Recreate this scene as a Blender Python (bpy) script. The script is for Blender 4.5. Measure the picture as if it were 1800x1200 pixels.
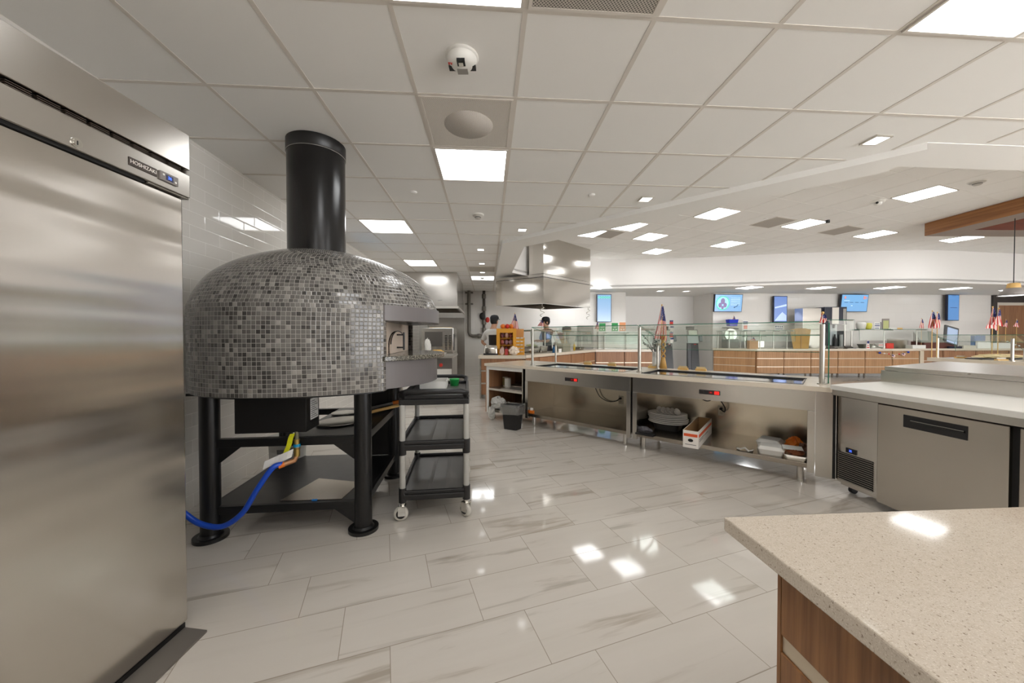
import bpy, bmesh, math, random
from mathutils import Vector, Matrix
random.seed(7)
PI = math.pi
C = bpy.context.scene.collection
for o in list(bpy.data.objects):
    bpy.data.objects.remove(o)

# ------------------------------------------------------------------ camera, world, exposure
F_PX, PITCH, EYE = 636.3, -0.015, 1.30
cam_d = bpy.data.cameras.new('camera')
cam_d.sensor_width = 36.0
cam_d.lens = F_PX / 1800 * 36.0
cam_d.clip_start = 0.05
cam = bpy.data.objects.new('camera', cam_d)
C.objects.link(cam)
cam.location = (0, 0, EYE)
cam.rotation_euler = (PI / 2 + PITCH, 0, 0)
sc = bpy.context.scene
sc.camera = cam
sc.view_settings.view_transform = 'Standard'
sc.view_settings.look = 'None'
sc.view_settings.gamma = 1.0
sc.view_settings.use_curve_mapping = False
sc.view_settings.exposure = 0.92
w = bpy.data.worlds.new('world')
sc.world = w
w.use_nodes = True
bg = w.node_tree.nodes['Background']
bg.inputs[0].default_value = (0.98, 0.985, 1.0, 1)
bg.inputs[1].default_value = 4.0
LAMP = 4.8            # radiance of the ceiling panels

# ------------------------------------------------------------------ helpers
def lin(c):
    return tuple(((v / 255) / 12.92 if v / 255 <= .04045 else ((v / 255 + .055) / 1.055) ** 2.4) for v in c) + (1,)

def at(px, py, Y):
    """point at forward distance Y that the photograph shows at this pixel"""
    c, s = math.cos(PITCH), math.sin(PITCH)
    u, v = (px - 900) / F_PX, (600 - py) / F_PX
    r = Vector((u, c - v * s, s + v * c)); t = Y / r.y
    return Vector((r.x * t, Y, EYE + r.z * t))

class NTW:
    def __init__(self, name):
        self.m = bpy.data.materials.new(name); self.m.use_nodes = True
        self.t = self.m.node_tree; self.p = self.t.nodes['Principled BSDF']
    def n(self, ty, ins=None, **props):
        nd = self.t.nodes.new(ty)
        for k, v in props.items(): setattr(nd, k, v)
        for k, v in (ins or {}).items():
            if isinstance(v, bpy.types.NodeSocket): self.t.links.new(v, nd.inputs[k])
            else: nd.inputs[k].default_value = v
        return nd
    def mt(self, op, a, b=0.0, c=None):
        ins = {0: a, 1: b}
        if c is not None: ins[2] = c
        return self.n('ShaderNodeMath', ins, operation=op).outputs[0]
    def set(self, k, v):
        if isinstance(v, bpy.types.NodeSocket): self.t.links.new(v, self.p.inputs[k])
        else: self.p.inputs[k].default_value = v
    def mix(self, f, a, b):
        nd = self.n('ShaderNodeMix', data_type='RGBA')
        for s, v in ((nd.inputs[0], f), (nd.inputs[6], a), (nd.inputs[7], b)):
            if isinstance(v, bpy.types.NodeSocket): self.t.links.new(v, s)
            else: s.default_value = v
        return nd.outputs[2]
    def ramp(self, f, stops):
        nd = self.n('ShaderNodeValToRGB', {0: f}); cr = nd.color_ramp
        while len(cr.elements) < len(stops): cr.elements.new(.5)
        for e, (p, c) in zip(cr.elements, stops): e.position = p; e.color = c
        return nd.outputs[0]
    def obj(self, scale=(1, 1, 1), rot=(0, 0, 0)):
        tc = self.n('ShaderNodeTexCoord')
        return self.n('ShaderNodeMapping', {0: tc.outputs['Object'], 'Scale': scale, 'Rotation': rot}).outputs[0]
    def noise(self, vec, scale, detail=2.0, rough=.5):
        return self.n('ShaderNodeTexNoise', {'Vector': vec, 'Scale': scale, 'Detail': detail, 'Roughness': rough})
    def bump(self, h, strength, dist=.01):
        self.set('Normal', self.n('ShaderNodeBump', {'Height': h, 'Strength': strength, 'Distance': dist}).outputs[0])

MATS = {}
def PM(name, col, rough=.5, metal=0.0, emit=0.0, spec=.5):
    if name in MATS: return MATS[name]
    k = NTW(name); c = lin(col)
    k.set('Base Color', c); k.set('Roughness', rough); k.set('Metallic', metal)
    k.set('Specular IOR Level', spec)
    if emit: k.set('Emission Color', c); k.set('Emission Strength', emit)
    # slight procedural unevenness so that no surface is dead flat
    v = k.noise(k.obj(), 9.0, 3.0)
    if not emit and rough > .05:
        k.set('Roughness', k.mt('ADD', k.mt('MULTIPLY', v.outputs[0], .10), max(rough - .05, 0)))
    MATS[name] = k.m; return k.m

class M:
    """collects shapes, becomes ONE mesh"""
    def __init__(self): self.v = []; self.f = []; self.mi = []; self.sm = []; self.uv = []
    def add(self, vs, fs, mi=0, sm=False, uvs=None):
        b = len(self.v); self.v += [tuple(x) for x in vs]
        for i, f in enumerate(fs):
            self.f.append([b + q for q in f]); self.mi.append(mi); self.sm.append(sm)
            self.uv.append(uvs[i] if uvs else None)
        return self
    def box(self, x0, x1, y0, y1, z0, z1, mi=0):
        vs = [(x, y, z) for z in (z0, z1) for x, y in ((x0, y0), (x1, y0), (x1, y1), (x0, y1))]
        return self.add(vs, [(3, 2, 1, 0), (4, 5, 6, 7), (0, 1, 5, 4), (1, 2, 6, 5), (2, 3, 7, 6), (3, 0, 4, 7)], mi)
    def cbox(self, c, s, mi=0, rz=0.0, ry=0.0, rx=0.0):
        k = M().box(-s[0] / 2, s[0] / 2, -s[1] / 2, s[1] / 2, -s[2] / 2, s[2] / 2)
        R = Matrix.Rotation(rz, 3, 'Z') @ Matrix.Rotation(ry, 3, 'Y') @ Matrix.Rotation(rx, 3, 'X')
        return self.add([R @ Vector(p) + Vector(c) for p in k.v], k.f, mi)
    def prism(self, poly, z0, z1, mi=0):
        n = len(poly)
        vs = [(p[0], p[1], z0) for p in poly] + [(p[0], p[1], z1) for p in poly]
        fs = [tuple(range(n - 1, -1, -1)), tuple(range(n, 2 * n))] + [(i, (i + 1) % n, n + (i + 1) % n, n + i) for i in range(n)]
        return self.add(vs, fs, mi)
    def wall(self, pts, z0, z1, mi=0, sm=False):
        n = len(pts)
        vs = [(p[0], p[1], z0) for p in pts] + [(p[0], p[1], z1) for p in pts]
        return self.add(vs, [(i, i + 1, n + i + 1, n + i) for i in range(n - 1)], mi, sm)
    def cyl(self, p0, p1, r0, r1=None, n=16, mi=0, caps=True):
        r1 = r0 if r1 is None else r1
        p0, p1 = Vector(p0), Vector(p1); d = (p1 - p0).normalized()
        a = Vector((1, 0, 0)) if abs(d.x) < .9 else Vector((0, 1, 0))
        a = (a - d * a.dot(d)).normalized(); b = d.cross(a)
        vs = []
        for p, r in ((p0, r0), (p1, r1)):
            for i in range(n):
                t = 2 * PI * i / n; vs.append(p + a * (r * math.cos(t)) + b * (r * math.sin(t)))
        self.add(vs, [(i, (i + 1) % n, n + (i + 1) % n, n + i) for i in range(n)], mi, True)
        if caps: self.add(vs, [tuple(range(n - 1, -1, -1)), tuple(range(n, 2 * n))], mi)
        return self
    def lathe(self, prof, c=(0, 0, 0), n=24, mi=0, sx=1.0, sy=1.0, sm=True, arc=2 * PI, a0=0.0):
        full = arc > 6.28; k = n if full else n + 1; vs = []
        for r, z in prof:
            for i in range(k):
                t = a0 + arc * i / n; vs.append((c[0] + r * sx * math.cos(t), c[1] + r * sy * math.sin(t), c[2] + z))
        fs = []
        for j in range(len(prof) - 1):
            for i in range(n):
                i2 = (i + 1) % k; fs.append((j * k + i, j * k + i2, (j + 1) * k + i2, (j + 1) * k + i))
        return self.add(vs, fs, mi, sm)
    def tube(self, pts, r, n=8, mi=0, closed=False):
        pts = [Vector(p) for p in pts]; N = len(pts); vs = []
        up = Vector((0, 0, 1)); prev = None
        for i, p in enumerate(pts):
            q0 = pts[i - 1] if (i > 0 or closed) else p; q1 = pts[(i + 1) % N] if (i < N - 1 or closed) else p
            d = (q1 - q0).normalized()
            a = prev if prev is not None else (up if abs(d.z) < .9 else Vector((1, 0, 0)))
            a = (a - d * a.dot(d)).normalized(); prev = a; b = d.cross(a)
            rr = r[i] if isinstance(r, (list, tuple)) else r
            for k in range(n):
                t = 2 * PI * k / n; vs.append(p + a * rr * math.cos(t) + b * rr * math.sin(t))
        fs = []
        for i in range(N if closed else N - 1):
            j = (i + 1) % N
            for k in range(n): fs.append((i * n + k, i * n + (k + 1) % n, j * n + (k + 1) % n, j * n + k))
        self.add(vs, fs, mi, True)
        if not closed: self.add(vs, [tuple(range(n - 1, -1, -1)), tuple(range((N - 1) * n, N * n))], mi)
        return self
    def ball(self, c, r, nu=12, nv=8, mi=0):
        if not isinstance(r, (tuple, list)): r = (r, r, r)
        prof = [(math.sin(PI * j / nv), -math.cos(PI * j / nv)) for j in range(nv + 1)]
        vs = []; n = nu
        for a, z in prof:
            for i in range(n):
                t = 2 * PI * i / n
                vs.append((c[0] + r[0] * max(a, 1e-4) * math.cos(t), c[1] + r[1] * max(a, 1e-4) * math.sin(t), c[2] + r[2] * z))
        return self.add(vs, [(j * n + i, j * n + (i + 1) % n, (j + 1) * n + (i + 1) % n, (j + 1) * n + i) for j in range(nv) for i in range(n)], mi, True)
    def quad(self, *p, mi=0): return self.add(p, [tuple(range(len(p)))], mi)
    def xf(self, R=None, t=(0, 0, 0)):
        t = Vector(t)
        self.v = [tuple((R @ Vector(p) if R else Vector(p)) + t) for p in self.v]; return self

def link(name, m, mats, parent=None, bev=0.0, seg=2):
    me = bpy.data.meshes.new(name); me.from_pydata(m.v, [], m.f)
    if not isinstance(mats, (list, tuple)): mats = [mats]
    for x in mats: me.materials.append(x)
    me.polygons.foreach_set('material_index', m.mi); me.polygons.foreach_set('use_smooth', m.sm)
    if any(u is not None for u in m.uv):
        uvl = me.uv_layers.new(name='uv'); k = 0; flat = []
        for f, u in zip(m.f, m.uv):
            for q in range(len(f)): flat += list(u[q]) if u else [0, 0]
        uvl.data.foreach_set('uv', flat)
    me.update()
    o = bpy.data.objects.new(name, me); C.objects.link(o)
    if parent: o.parent = parent
    if bev:
        b = o.modifiers.new('bevel', 'BEVEL'); b.width = bev; b.segments = seg; b.limit_method = 'ANGLE'; b.angle_limit = .6
    return o

def tag(o, label, cat, group=None):
    o['label'] = label; o['category'] = cat
    if group: o['group'] = group
    return o

def thing(name, label, cat, loc=(0, 0, 0), rz=0.0, group=None):
    o = bpy.data.objects.new(name, None); C.objects.link(o)
    o.empty_display_size = .1; o.location = loc; o.rotation_euler = (0, 0, rz)
    return tag(o, label, cat, group)

def solo(name, label, cat, m, mats, loc=(0, 0, 0), rz=0.0, group=None, bev=0.0):
    o = link(name, m, mats, None, bev); o.location = loc; o.rotation_euler = (0, 0, rz)
    return tag(o, label, cat, group)

def struct(name, m, mats):
    o = link(name, m, mats); o['kind'] = 'structure'; return o

def part(par, name, m, mats, bev=0.0, label=None):
    o = link(name, m, mats, par, bev)
    if label: o['label'] = label
    return o

def copy_tree(o, loc, rz=None, label=None, group=None):
    r = o.copy(); C.objects.link(r); r.location = loc
    if rz is not None: r.rotation_euler = (0, 0, rz)
    if label: r['label'] = label
    if group: r['group'] = group
    for ch in list(o.children):
        c = ch.copy(); C.objects.link(c); c.parent = r
        for g in ch.children:
            d = g.copy(); C.objects.link(d); d.parent = c
    return r

def text_part(par, name, body, size, mat, M4, extrude=.0006, align='CENTER'):
    cu = bpy.data.curves.new(name, 'FONT'); cu.body = body; cu.size = size; cu.extrude = extrude
    cu.align_x = align; cu.align_y = 'CENTER'
    to = bpy.data.objects.new(name + '_tmp', cu); C.objects.link(to)
    bpy.context.view_layer.update()
    me = bpy.data.meshes.new_from_object(to.evaluated_get(bpy.context.evaluated_depsgraph_get()))
    bpy.data.objects.remove(to); bpy.data.curves.remove(cu)
    me.transform(M4); me.materials.clear(); me.materials.append(mat)
    o = bpy.data.objects.new(name, me); C.objects.link(o); o.parent = par
    return o

def face_matrix(pos, right, up):
    r, u = Vector(right).normalized(), Vector(up).normalized(); n = r.cross(u)
    m = Matrix.Identity(4)
    for i in range(3): m[i][0] = r[i]; m[i][1] = u[i]; m[i][2] = n[i]; m[i][3] = pos[i]
    return m

# ------------------------------------------------------------------ materials
WHITE = PM('white_paint', (238, 235, 231), .55)
CEIL = PM('ceiling_tile', (242, 240, 236), .9, spec=.2)
TBAR = PM('ceiling_tee', (218, 211, 202), .6)
SOFF = PM('drywall', (242, 240, 236), .8, spec=.2)
BLACK = PM('black_metal', (18, 18, 19), .34)
BLKPL = PM('black_plastic', (28, 27, 28), .48)
DARK = PM('dark_void', (14, 13, 12), .7)
GREYP = PM('grey_plastic', (150, 147, 141), .45)
POST = PM('cart_post_grey', (176, 174, 168), .4)
ALU = PM('aluminium', (214, 210, 202), .32, 1.0)
CHROME = PM('polished_steel', (222, 220, 214), .12, 1.0)
CARD = PM('cardboard', (176, 140, 96), .85)
WHITEPL = PM('white_plastic', (232, 230, 224), .4)
PAPER = PM('paper', (238, 236, 230), .8)
RED = PM('red', (206, 52, 40), .5)
ORANGE = PM('orange', (226, 120, 30), .55)
AMBER = PM('amber_wood', (222, 156, 40), .5)
PINE = PM('pine_wood', (222, 180, 110), .55)
GREEN = PM('green', (30, 150, 70), .5)
BLUE = PM('blue', (24, 60, 170), .45)
SKIN = PM('skin', (206, 158, 128), .55)
BRASS = PM('brass', (200, 170, 100), .3, 1.0)
YELLOW = PM('yellow_tag', (228, 228, 30), .6)
PLATE = PM('china_white', (226, 222, 214), .25)
TEAL = PM('glass_edge', (30, 112, 88), .2)
LEDR = PM('led_red', (230, 40, 34), .4, emit=.45)
LEDB = PM('led_blue', (70, 110, 255), .4, emit=1.2)

def steel(name, col=(203, 199, 193), rough=.22, axis='x', wavy=0.0, str_=.08):
    k = NTW(name)
    s = {'x': (5, 260, 700), 'z': (700, 700, 5), 'y': (260, 5, 700)}[axis]
    v = k.noise(k.obj(s), 1.0, 3.0, .6)
    big = k.noise(k.obj(), 1.7, 3.0)
    k.set('Base Color', k.mix(big.outputs[0], lin(tuple(c * .97 for c in col)), lin(tuple(min(255, c * 1.02) for c in col))))
    k.set('Metallic', 1.0)
    k.set('Roughness', k.mt('ADD', k.mt('MULTIPLY', v.outputs[0], .06), rough - .03))
    if wavy:
        wv = k.noise(k.obj((.5, .5, 7.5)), 1.0, 1.0, .4)
        zz = k.n('ShaderNodeSeparateXYZ', {0: k.obj()}).outputs[2]; up = k.n('ShaderNodeMapRange', {0: zz, 1: .55, 2: 1.75, 3: .12, 4: 1.0}).outputs[0]
        k.bump(k.mt('MULTIPLY', k.mt('SUBTRACT', wv.outputs[0], .5), up), wavy, .05)
    else:
        pass
    return k.m
STEEL = steel('brushed_steel')
STEELV = steel('brushed_steel_vertical', axis='z')
DOORST = steel('fridge_steel', (208, 203, 196), .18, 'z', .22)
HOODST = steel('hood_steel', (206, 202, 195), .13, 'x', .12)
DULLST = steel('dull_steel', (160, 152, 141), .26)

def wood(name, c0, c1, rough=.42, axis='z', sc_=1.0):
    k = NTW(name)
    s = {'z': (46, 46, 1.6), 'x': (1.6, 46, 46), 'y': (46, 1.6, 46)}[axis]
    v = k.noise(k.obj(tuple(a * sc_ for a in s)), 1.0, 5.0, .62)
    v2 = k.noise(k.obj(tuple(a * .22 * sc_ for a in s)), 1.0, 2.0)
    f = k.mt('ADD', k.mt('MULTIPLY', v.outputs[0], .7), k.mt('MULTIPLY', v2.outputs[0], .3))
    k.set('Base Color', k.ramp(f, [(.30, lin(c0)), (.66, lin(c1))]))
    k.set('Roughness', rough); k.bump(v.outputs[0], .08, .002)
    return k.m
WALNUT = wood('walnut_laminate', (92, 56, 30), (152, 106, 64), .38, 'z', 1.7)
OAK = wood('light_walnut_laminate', (150, 108, 70), (196, 152, 108), .45)
OAK2 = wood('mid_walnut_laminate', (128, 86, 58), (176, 130, 94), .45)
BEAMW = wood('beam_veneer', (112, 68, 34), (176, 122, 72), .5, 'y', .5)
BEAMD = wood('beam_dark', (70, 28, 14), (104, 48, 26), .5, 'x', .5)

def quartz():
    k = NTW('quartz'); v = k.obj()
    a = k.noise(v, 190.0, 2.0, .6); b = k.noise(v, 70.0, 3.0, .7); c = k.noise(v, 420.0, 1.0)
    base = k.mix(b.outputs[0], lin((186, 172, 154)), lin((212, 201, 186)))
    dk = k.ramp(a.outputs[0], [(.63, (0, 0, 0, 1)), (.70, (1, 1, 1, 1))])
    lt = k.ramp(c.outputs[0], [(.60, (0, 0, 0, 1)), (.68, (1, 1, 1, 1))])
    col = k.mix(k.mt('MULTIPLY', lt, .5), base, lin((232, 224, 212))); col = k.mix(k.mt('MULTIPLY', dk, .8), col, lin((112, 92, 74)))
    d2 = k.ramp(k.noise(v, 330.0, 2.0).outputs[0], [(.60, (0, 0, 0, 1)), (.66, (1, 1, 1, 1))]); col = k.mix(k.mt('MULTIPLY', d2, .45), col, lin((150, 132, 112)))
    k.set('Base Color', col); k.set('Roughness', .07); return k.m
QUARTZ = quartz()
SLAB = PM('pale_worktop', (222, 210, 192), .22)

def floor_mat():
    k = NTW('marble_floor_tile')
    A = math.radians(19.5)
    p = k.obj()
    sep = k.n('ShaderNodeSeparateXYZ', {0: p})
    X, Y = sep.outputs[0], sep.outputs[1]
    ca, sa = math.cos(A), math.sin(A)
    u = k.mt('ADD', k.mt('MULTIPLY', X, ca), k.mt('MULTIPLY', Y, sa))
    v = k.mt('ADD', k.mt('MULTIPLY', X, -sa), k.mt('MULTIPLY', Y, ca))
    W, Hh = .604, .302
    vr = k.mt('DIVIDE', k.mt('SUBTRACT', v, 1.886), Hh)
    row = k.mt('FLOOR', vr); fv = k.mt('FRACT', k.mt('ADD', vr, 200.0))
    uu = k.mt('DIVIDE', k.mt('ADD', k.mt('SUBTRACT', u, .226), k.mt('MULTIPLY', row, .198)), W)
    colm = k.mt('FLOOR', uu); fu = k.mt('FRACT', k.mt('ADD', uu, 200.0))
    du = k.mt('MULTIPLY', k.mt('MINIMUM', fu, k.mt('SUBTRACT', 1.0, fu)), W)
    dv = k.mt('MULTIPLY', k.mt('MINIMUM', fv, k.mt('SUBTRACT', 1.0, fv)), Hh)
    ed = k.mt('MINIMUM', du, dv)
    grout = k.mt('LESS_THAN', ed, .0017)
    rnd = k.n('ShaderNodeTexWhiteNoise', {0: k.n('ShaderNodeCombineXYZ', {0: colm, 1: row}).outputs[0]}, noise_dimensions='2D')
    off = k.n('ShaderNodeVectorMath', {0: rnd.outputs[1], 1: (40, 40, 40)}, operation='MULTIPLY').outputs[0]
    loc = k.n('ShaderNodeCombineXYZ', {0: k.mt('MULTIPLY', u, .55), 1: k.mt('MULTIPLY', v, 5.0)}).outputs[0]
    pv = k.n('ShaderNodeVectorMath', {0: loc, 1: off}, operation='ADD').outputs[0]
    nz = k.n('ShaderNodeTexNoise', {'Vector': pv, 'Scale': 1.6, 'Detail': 5.0, 'Roughness': .6, 'Distortion': .5})
    vein = k.ramp(nz.outputs[0], [(.30, (1, 1, 1, 1)), (.37, (.55, .55, .55, 1)), (.43, (.08, .08, .08, 1)), (.6, (0, 0, 0, 1))])
    cloud = k.noise(pv, .7, 3.0)
    base = k.mix(cloud.outputs[0], lin((206, 199, 189)), lin((220, 214, 206)))
    base = k.mix(k.mt('MULTIPLY', rnd.outputs[0], .35), base, lin((200, 192, 182)))
    vc = k.mix(cloud.outputs[0], lin((168, 150, 128)), lin((150, 146, 138)))
    col = k.mix(k.mt('MULTIPLY', vein, .75), base, vc)
    col = k.mix(k.mt('MULTIPLY', grout, .8), col, lin((150, 138, 122)))
    k.set('Base Color', col)
    rg = k.noise(p, 3.0, 3.0)
    k.set('Roughness', k.mt('ADD', k.mt('MULTIPLY', rg.outputs[0], .06), .035))
    k.bump(k.mt('MULTIPLY', grout, -1.0), .3, .002)
    return k.m

def subway(name, wd, ht, col, grout, axis='y', rough=.06, jit=.5):
    """glazed wall tile in running bond, grid laid along the wall's local x and z"""
    k = NTW(name); sep = k.n('ShaderNodeSeparateXYZ', {0: k.obj()})
    u, v = sep.outputs[0], sep.outputs[2]
    vr = k.mt('DIVIDE', v, ht); row = k.mt('FLOOR', vr); fv = k.mt('FRACT', vr)
    uu = k.mt('ADD', k.mt('DIVIDE', u, wd), k.mt('MULTIPLY', k.mt('MODULO', row, 2.0), .5))
    cl = k.mt('FLOOR', uu); fu = k.mt('FRACT', k.mt('ADD', uu, 100.0))
    du = k.mt('MULTIPLY', k.mt('MINIMUM', fu, k.mt('SUBTRACT', 1.0, fu)), wd)
    dv = k.mt('MULTIPLY', k.mt('MINIMUM', fv, k.mt('SUBTRACT', 1.0, fv)), ht)
    ed = k.mt('MINIMUM', du, dv); g = k.mt('LESS_THAN', ed, .0018)
    rnd = k.n('ShaderNodeTexWhiteNoise', {0: k.n('ShaderNodeCombineXYZ', {0: cl, 1: row}).outputs[0]}, noise_dimensions='2D')
    c2 = lin(tuple(x * .96 for x in col))
    base = k.mix(k.mt('MULTIPLY', rnd.outputs[0], jit), lin(col), c2)
    k.set('Base Color', k.mix(g, base, lin(grout)))
    k.set('Roughness', k.mt('ADD', k.mt('MULTIPLY', g, .6), rough))
    edge = k.mt('MINIMUM', k.mt('DIVIDE', ed, .006), 1.0)
    k.bump(edge, .35, .002)
    return k.m

def mosaic():
    k = NTW('mosaic_tile'); uv = k.n('ShaderNodeUVMap').outputs[0]
    sep = k.n('ShaderNodeSeparateXYZ', {0: uv}); u, v = sep.outputs[0], sep.outputs[1]
    cu, cv = k.mt('FLOOR', u), k.mt('FLOOR', v); fu, fv = k.mt('FRACT', u), k.mt('FRACT', v)
    du = k.mt('MINIMUM', fu, k.mt('SUBTRACT', 1.0, fu)); dv = k.mt('MINIMUM', fv, k.mt('SUBTRACT', 1.0, fv))
    ed = k.mt('MINIMUM', du, dv); g = k.mt('LESS_THAN', ed, .055)
    rnd = k.n('ShaderNodeTexWhiteNoise', {0: k.n('ShaderNodeCombineXYZ', {0: cu, 1: cv}).outputs[0]}, noise_dimensions='2D').outputs[0]
    tile = k.ramp(rnd, [(0, lin((44, 42, 40))), (.12, lin((62, 59, 57))), (.26, lin((86, 83, 80))), (.6, lin((102, 99, 95))), (.9, lin((122, 118, 113))), (1, lin((158, 154, 147)))])
    cl = k.noise(k.obj(), 60.0, 3.0)
    tile = k.mix(k.mt('MULTIPLY', cl.outputs[0], .25), tile, lin((126, 123, 118)))
    k.set('Base Color', k.mix(g, tile, lin((158, 154, 147))))
    k.set('Roughness', k.mt('ADD', k.mt('MULTIPLY', g, .6), .13))
    edge = k.mt('MINIMUM', k.mt('DIVIDE', ed, .14), 1.0)
    tl = k.mt('MULTIPLY', rnd, .25)
    k.bump(k.mt('ADD', edge, tl), .45, .003)
    return k.m

def granite():
    k = NTW('dark_granite'); v = k.obj(); a = k.noise(v, 120.0, 3.0, .7)
    k.set('Base Color', k.ramp(a.outputs[0], [(.36, lin((30, 30, 28))), (.5, lin((84, 82, 74))), (.66, lin((168, 162, 148)))]))
    k.set('Roughness', .14); return k.m

def perforated(name, c, hole, pitch):
    k = NTW(name); sep = k.n('ShaderNodeSeparateXYZ', {0: k.obj((1 / pitch, 1 / pitch, 1), (0, 0, .785))})
    fx = k.mt('SUBTRACT', k.mt('FRACT', k.mt('ADD', sep.outputs[0], 500.0)), .5); fy = k.mt('SUBTRACT', k.mt('FRACT', k.mt('ADD', sep.outputs[1], 500.0)), .5)
    d = k.mt('SQRT', k.mt('ADD', k.mt('MULTIPLY', fx, fx), k.mt('MULTIPLY', fy, fy)))
    k.set('Base Color', k.mix(k.mt('LESS_THAN', d, .3), lin(c), lin(hole))); k.set('Roughness', .6); return k.m

def glass():
    k = NTW('clear_glass'); t = k.t; t.nodes.remove(k.p)
    out = [n for n in t.nodes if n.type == 'OUTPUT_MATERIAL'][0]
    tr = k.n('ShaderNodeBsdfTransparent', {0: (.93, .965, .945, 1)}); gl = k.n('ShaderNodeBsdfGlossy', {0: (1, 1, 1, 1), 1: .03})
    fr = k.n('ShaderNodeFresnel', {0: 1.5})
    mx = k.n('ShaderNodeMixShader', {0: k.mt('MULTIPLY', fr.outputs[0], .28), 1: tr.outputs[0], 2: gl.outputs[0]})
    t.links.new(mx.outputs[0], out.inputs[0]); return k.m
GLASS = glass()

def lamp_mat(strength, name='lamp_panel', col=(.985, .995, 1, 1)):
    k = NTW(name); k.set('Base Color', (.9, .9, .9, 1)); k.set('Emission Color', col); k.set('Emission Strength', strength)
    return k.m
LIGHTM = lamp_mat(LAMP)
SPOTM = lamp_mat(3.0, 'downlight_lens')

def screen_mat(name, top, bot, s=.52):
    k = NTW(name); sep = k.n('ShaderNodeSeparateXYZ', {0: k.n('ShaderNodeTexCoord').outputs['Generated']})
    c = k.mix(sep.outputs[2], lin(bot), lin(top))
    k.set('Base Color', (.02, .02, .03, 1)); k.set('Roughness', .12); k.t.links.new(c, k.p.inputs['Emission Color']); k.set('Emission Strength', s)
    return k.m
SCR1 = screen_mat('screen_pale_blue', (150, 196, 236), (186, 214, 246))
SCR2 = screen_mat('screen_blue', (128, 190, 240), (132, 186, 236))
SCR3 = screen_mat('screen_violet_blue', (120, 150, 214), (150, 176, 232))
SCR4 = screen_mat('screen_mid_blue', (92, 148, 208), (92, 144, 202))

def flag_blue():
    k = NTW('flag_canton'); v = k.n('ShaderNodeTexVoronoi', {'Vector': k.obj(), 'Scale': 70.0})
    f = k.mt('LESS_THAN', v.outputs['Distance'], .26)
    k.set('Base Color', k.mix(f, lin((46, 52, 112)), lin((200, 204, 220)))); k.set('Roughness', .8); return k.m
FB, FR, FW = flag_blue(), PM('flag_red', (204, 66, 62), .8), PM('flag_white', (236, 226, 220), .8)

GRID_A = .0661                                  # ceiling grid is turned by this much
def gxy(i, j):                                  # node (i, j) of the main ceiling grid
    x, y = .1714 + .61 * i, 1.6657 + .61 * j
    return (x * math.cos(GRID_A) - y * math.sin(GRID_A), x * math.sin(GRID_A) + y * math.cos(GRID_A))

def onz(px, py, z):
    p = at(px, py, 1.0); t = (z - EYE) / (p.z - EYE); return Vector((p.x * t, p.y * t, z))

# ================================================================== THE SETTING
CZ, SZ, RZ = 2.785, 2.73, 3.60                   # main ceiling, soffit underside, raised ceiling
fl = struct('floor', M().box(-5, 20, -3.2, 17, -.08, 0), floor_mat())

LW = subway('glazed_white_tile', .305, .102, (232, 228, 221), (244, 241, 236))
wl = struct('wall_left', M().box(-3.2, 12.6, 0, .12, 0, CZ + .02), LW)
wl.location = (-2.247, 0, 0); wl.rotation_euler = (0, 0, PI / 2 + GRID_A)
BW = subway('white_wall_tile', .61, .305, (238, 234, 228), (222, 217, 210), rough=.14, jit=.3)
BWX, BWY = 7.0, 12.5
wb = struct('wall_back', M().box(-10.4, -3.15, 0, .12, 0, CZ + .02).box(-.07, 10.45, 0, .12, 0, CZ + .02), BW)
wb.location = (BWX, BWY, 0); wb.rotation_euler = (0, 0, GRID_A)
def bw(x, off=0.0): return BWY + math.tan(GRID_A) * (x - BWX) - off
al = struct('wall_alcove', M().box(-3.4, .1, 1.2, 1.3, 0, CZ + .02).box(-3.27, -3.15, .12, 1.2, 0, CZ + .02).box(-.07, .03, .12, 1.2, 0, CZ + .02), WHITE)
al.location = (BWX, BWY, 0); al.rotation_euler = (0, 0, GRID_A)

E_, F_, G_ = (3.184, 2.798), (-.15, 5.633), (-.376, 8.579)
EX = (19.0, E_[1] + (19 - E_[0]) * math.tan(GRID_A))
A_, B_, C_ = (3.27, 3.18), (.20, 5.82), (0.0, 8.19)
AX = (19.0, A_[1] + (19 - A_[0]) * math.tan(GRID_A))
def smooth(pts, n=6):
    out = []
    for i in range(len(pts) - 1):
        p0, p1, p2, p3 = pts[max(i - 1, 0)], pts[i], pts[i + 1], pts[min(i + 2, len(pts) - 1)]
        for k in range(n):
            t = k / n
            out.append(tuple(.5 * ((2 * b) + (-a + c) * t + (2 * a - 5 * b + 4 * c - d) * t * t + (-a + 3 * b - 3 * c + d) * t ** 3) for a, b, c, d in zip(p0, p1, p2, p3)))
    return out + [tuple(pts[-1])]
BAND = smooth([C_, (1.0, 9.36), (1.75, 10.24), (2.2, 10.72), (2.7, 10.93), (3.4, 10.9), (4.23, 10.8), (5.79, 10.55), (7.2, 10.22), (8.6, 9.97), (9.95, 9.78), (11.4, 9.72), (12.8, 9.95), (14.4, 10.2), (19, 11.2)])
MAINP = [(-3.4, -3), (19, -3), EX, E_, F_, G_, (-.64, 12.6), (-3.4, 12.4)]
RAISP = [A_, B_, C_] + BAND[1:] + [AX]

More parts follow.
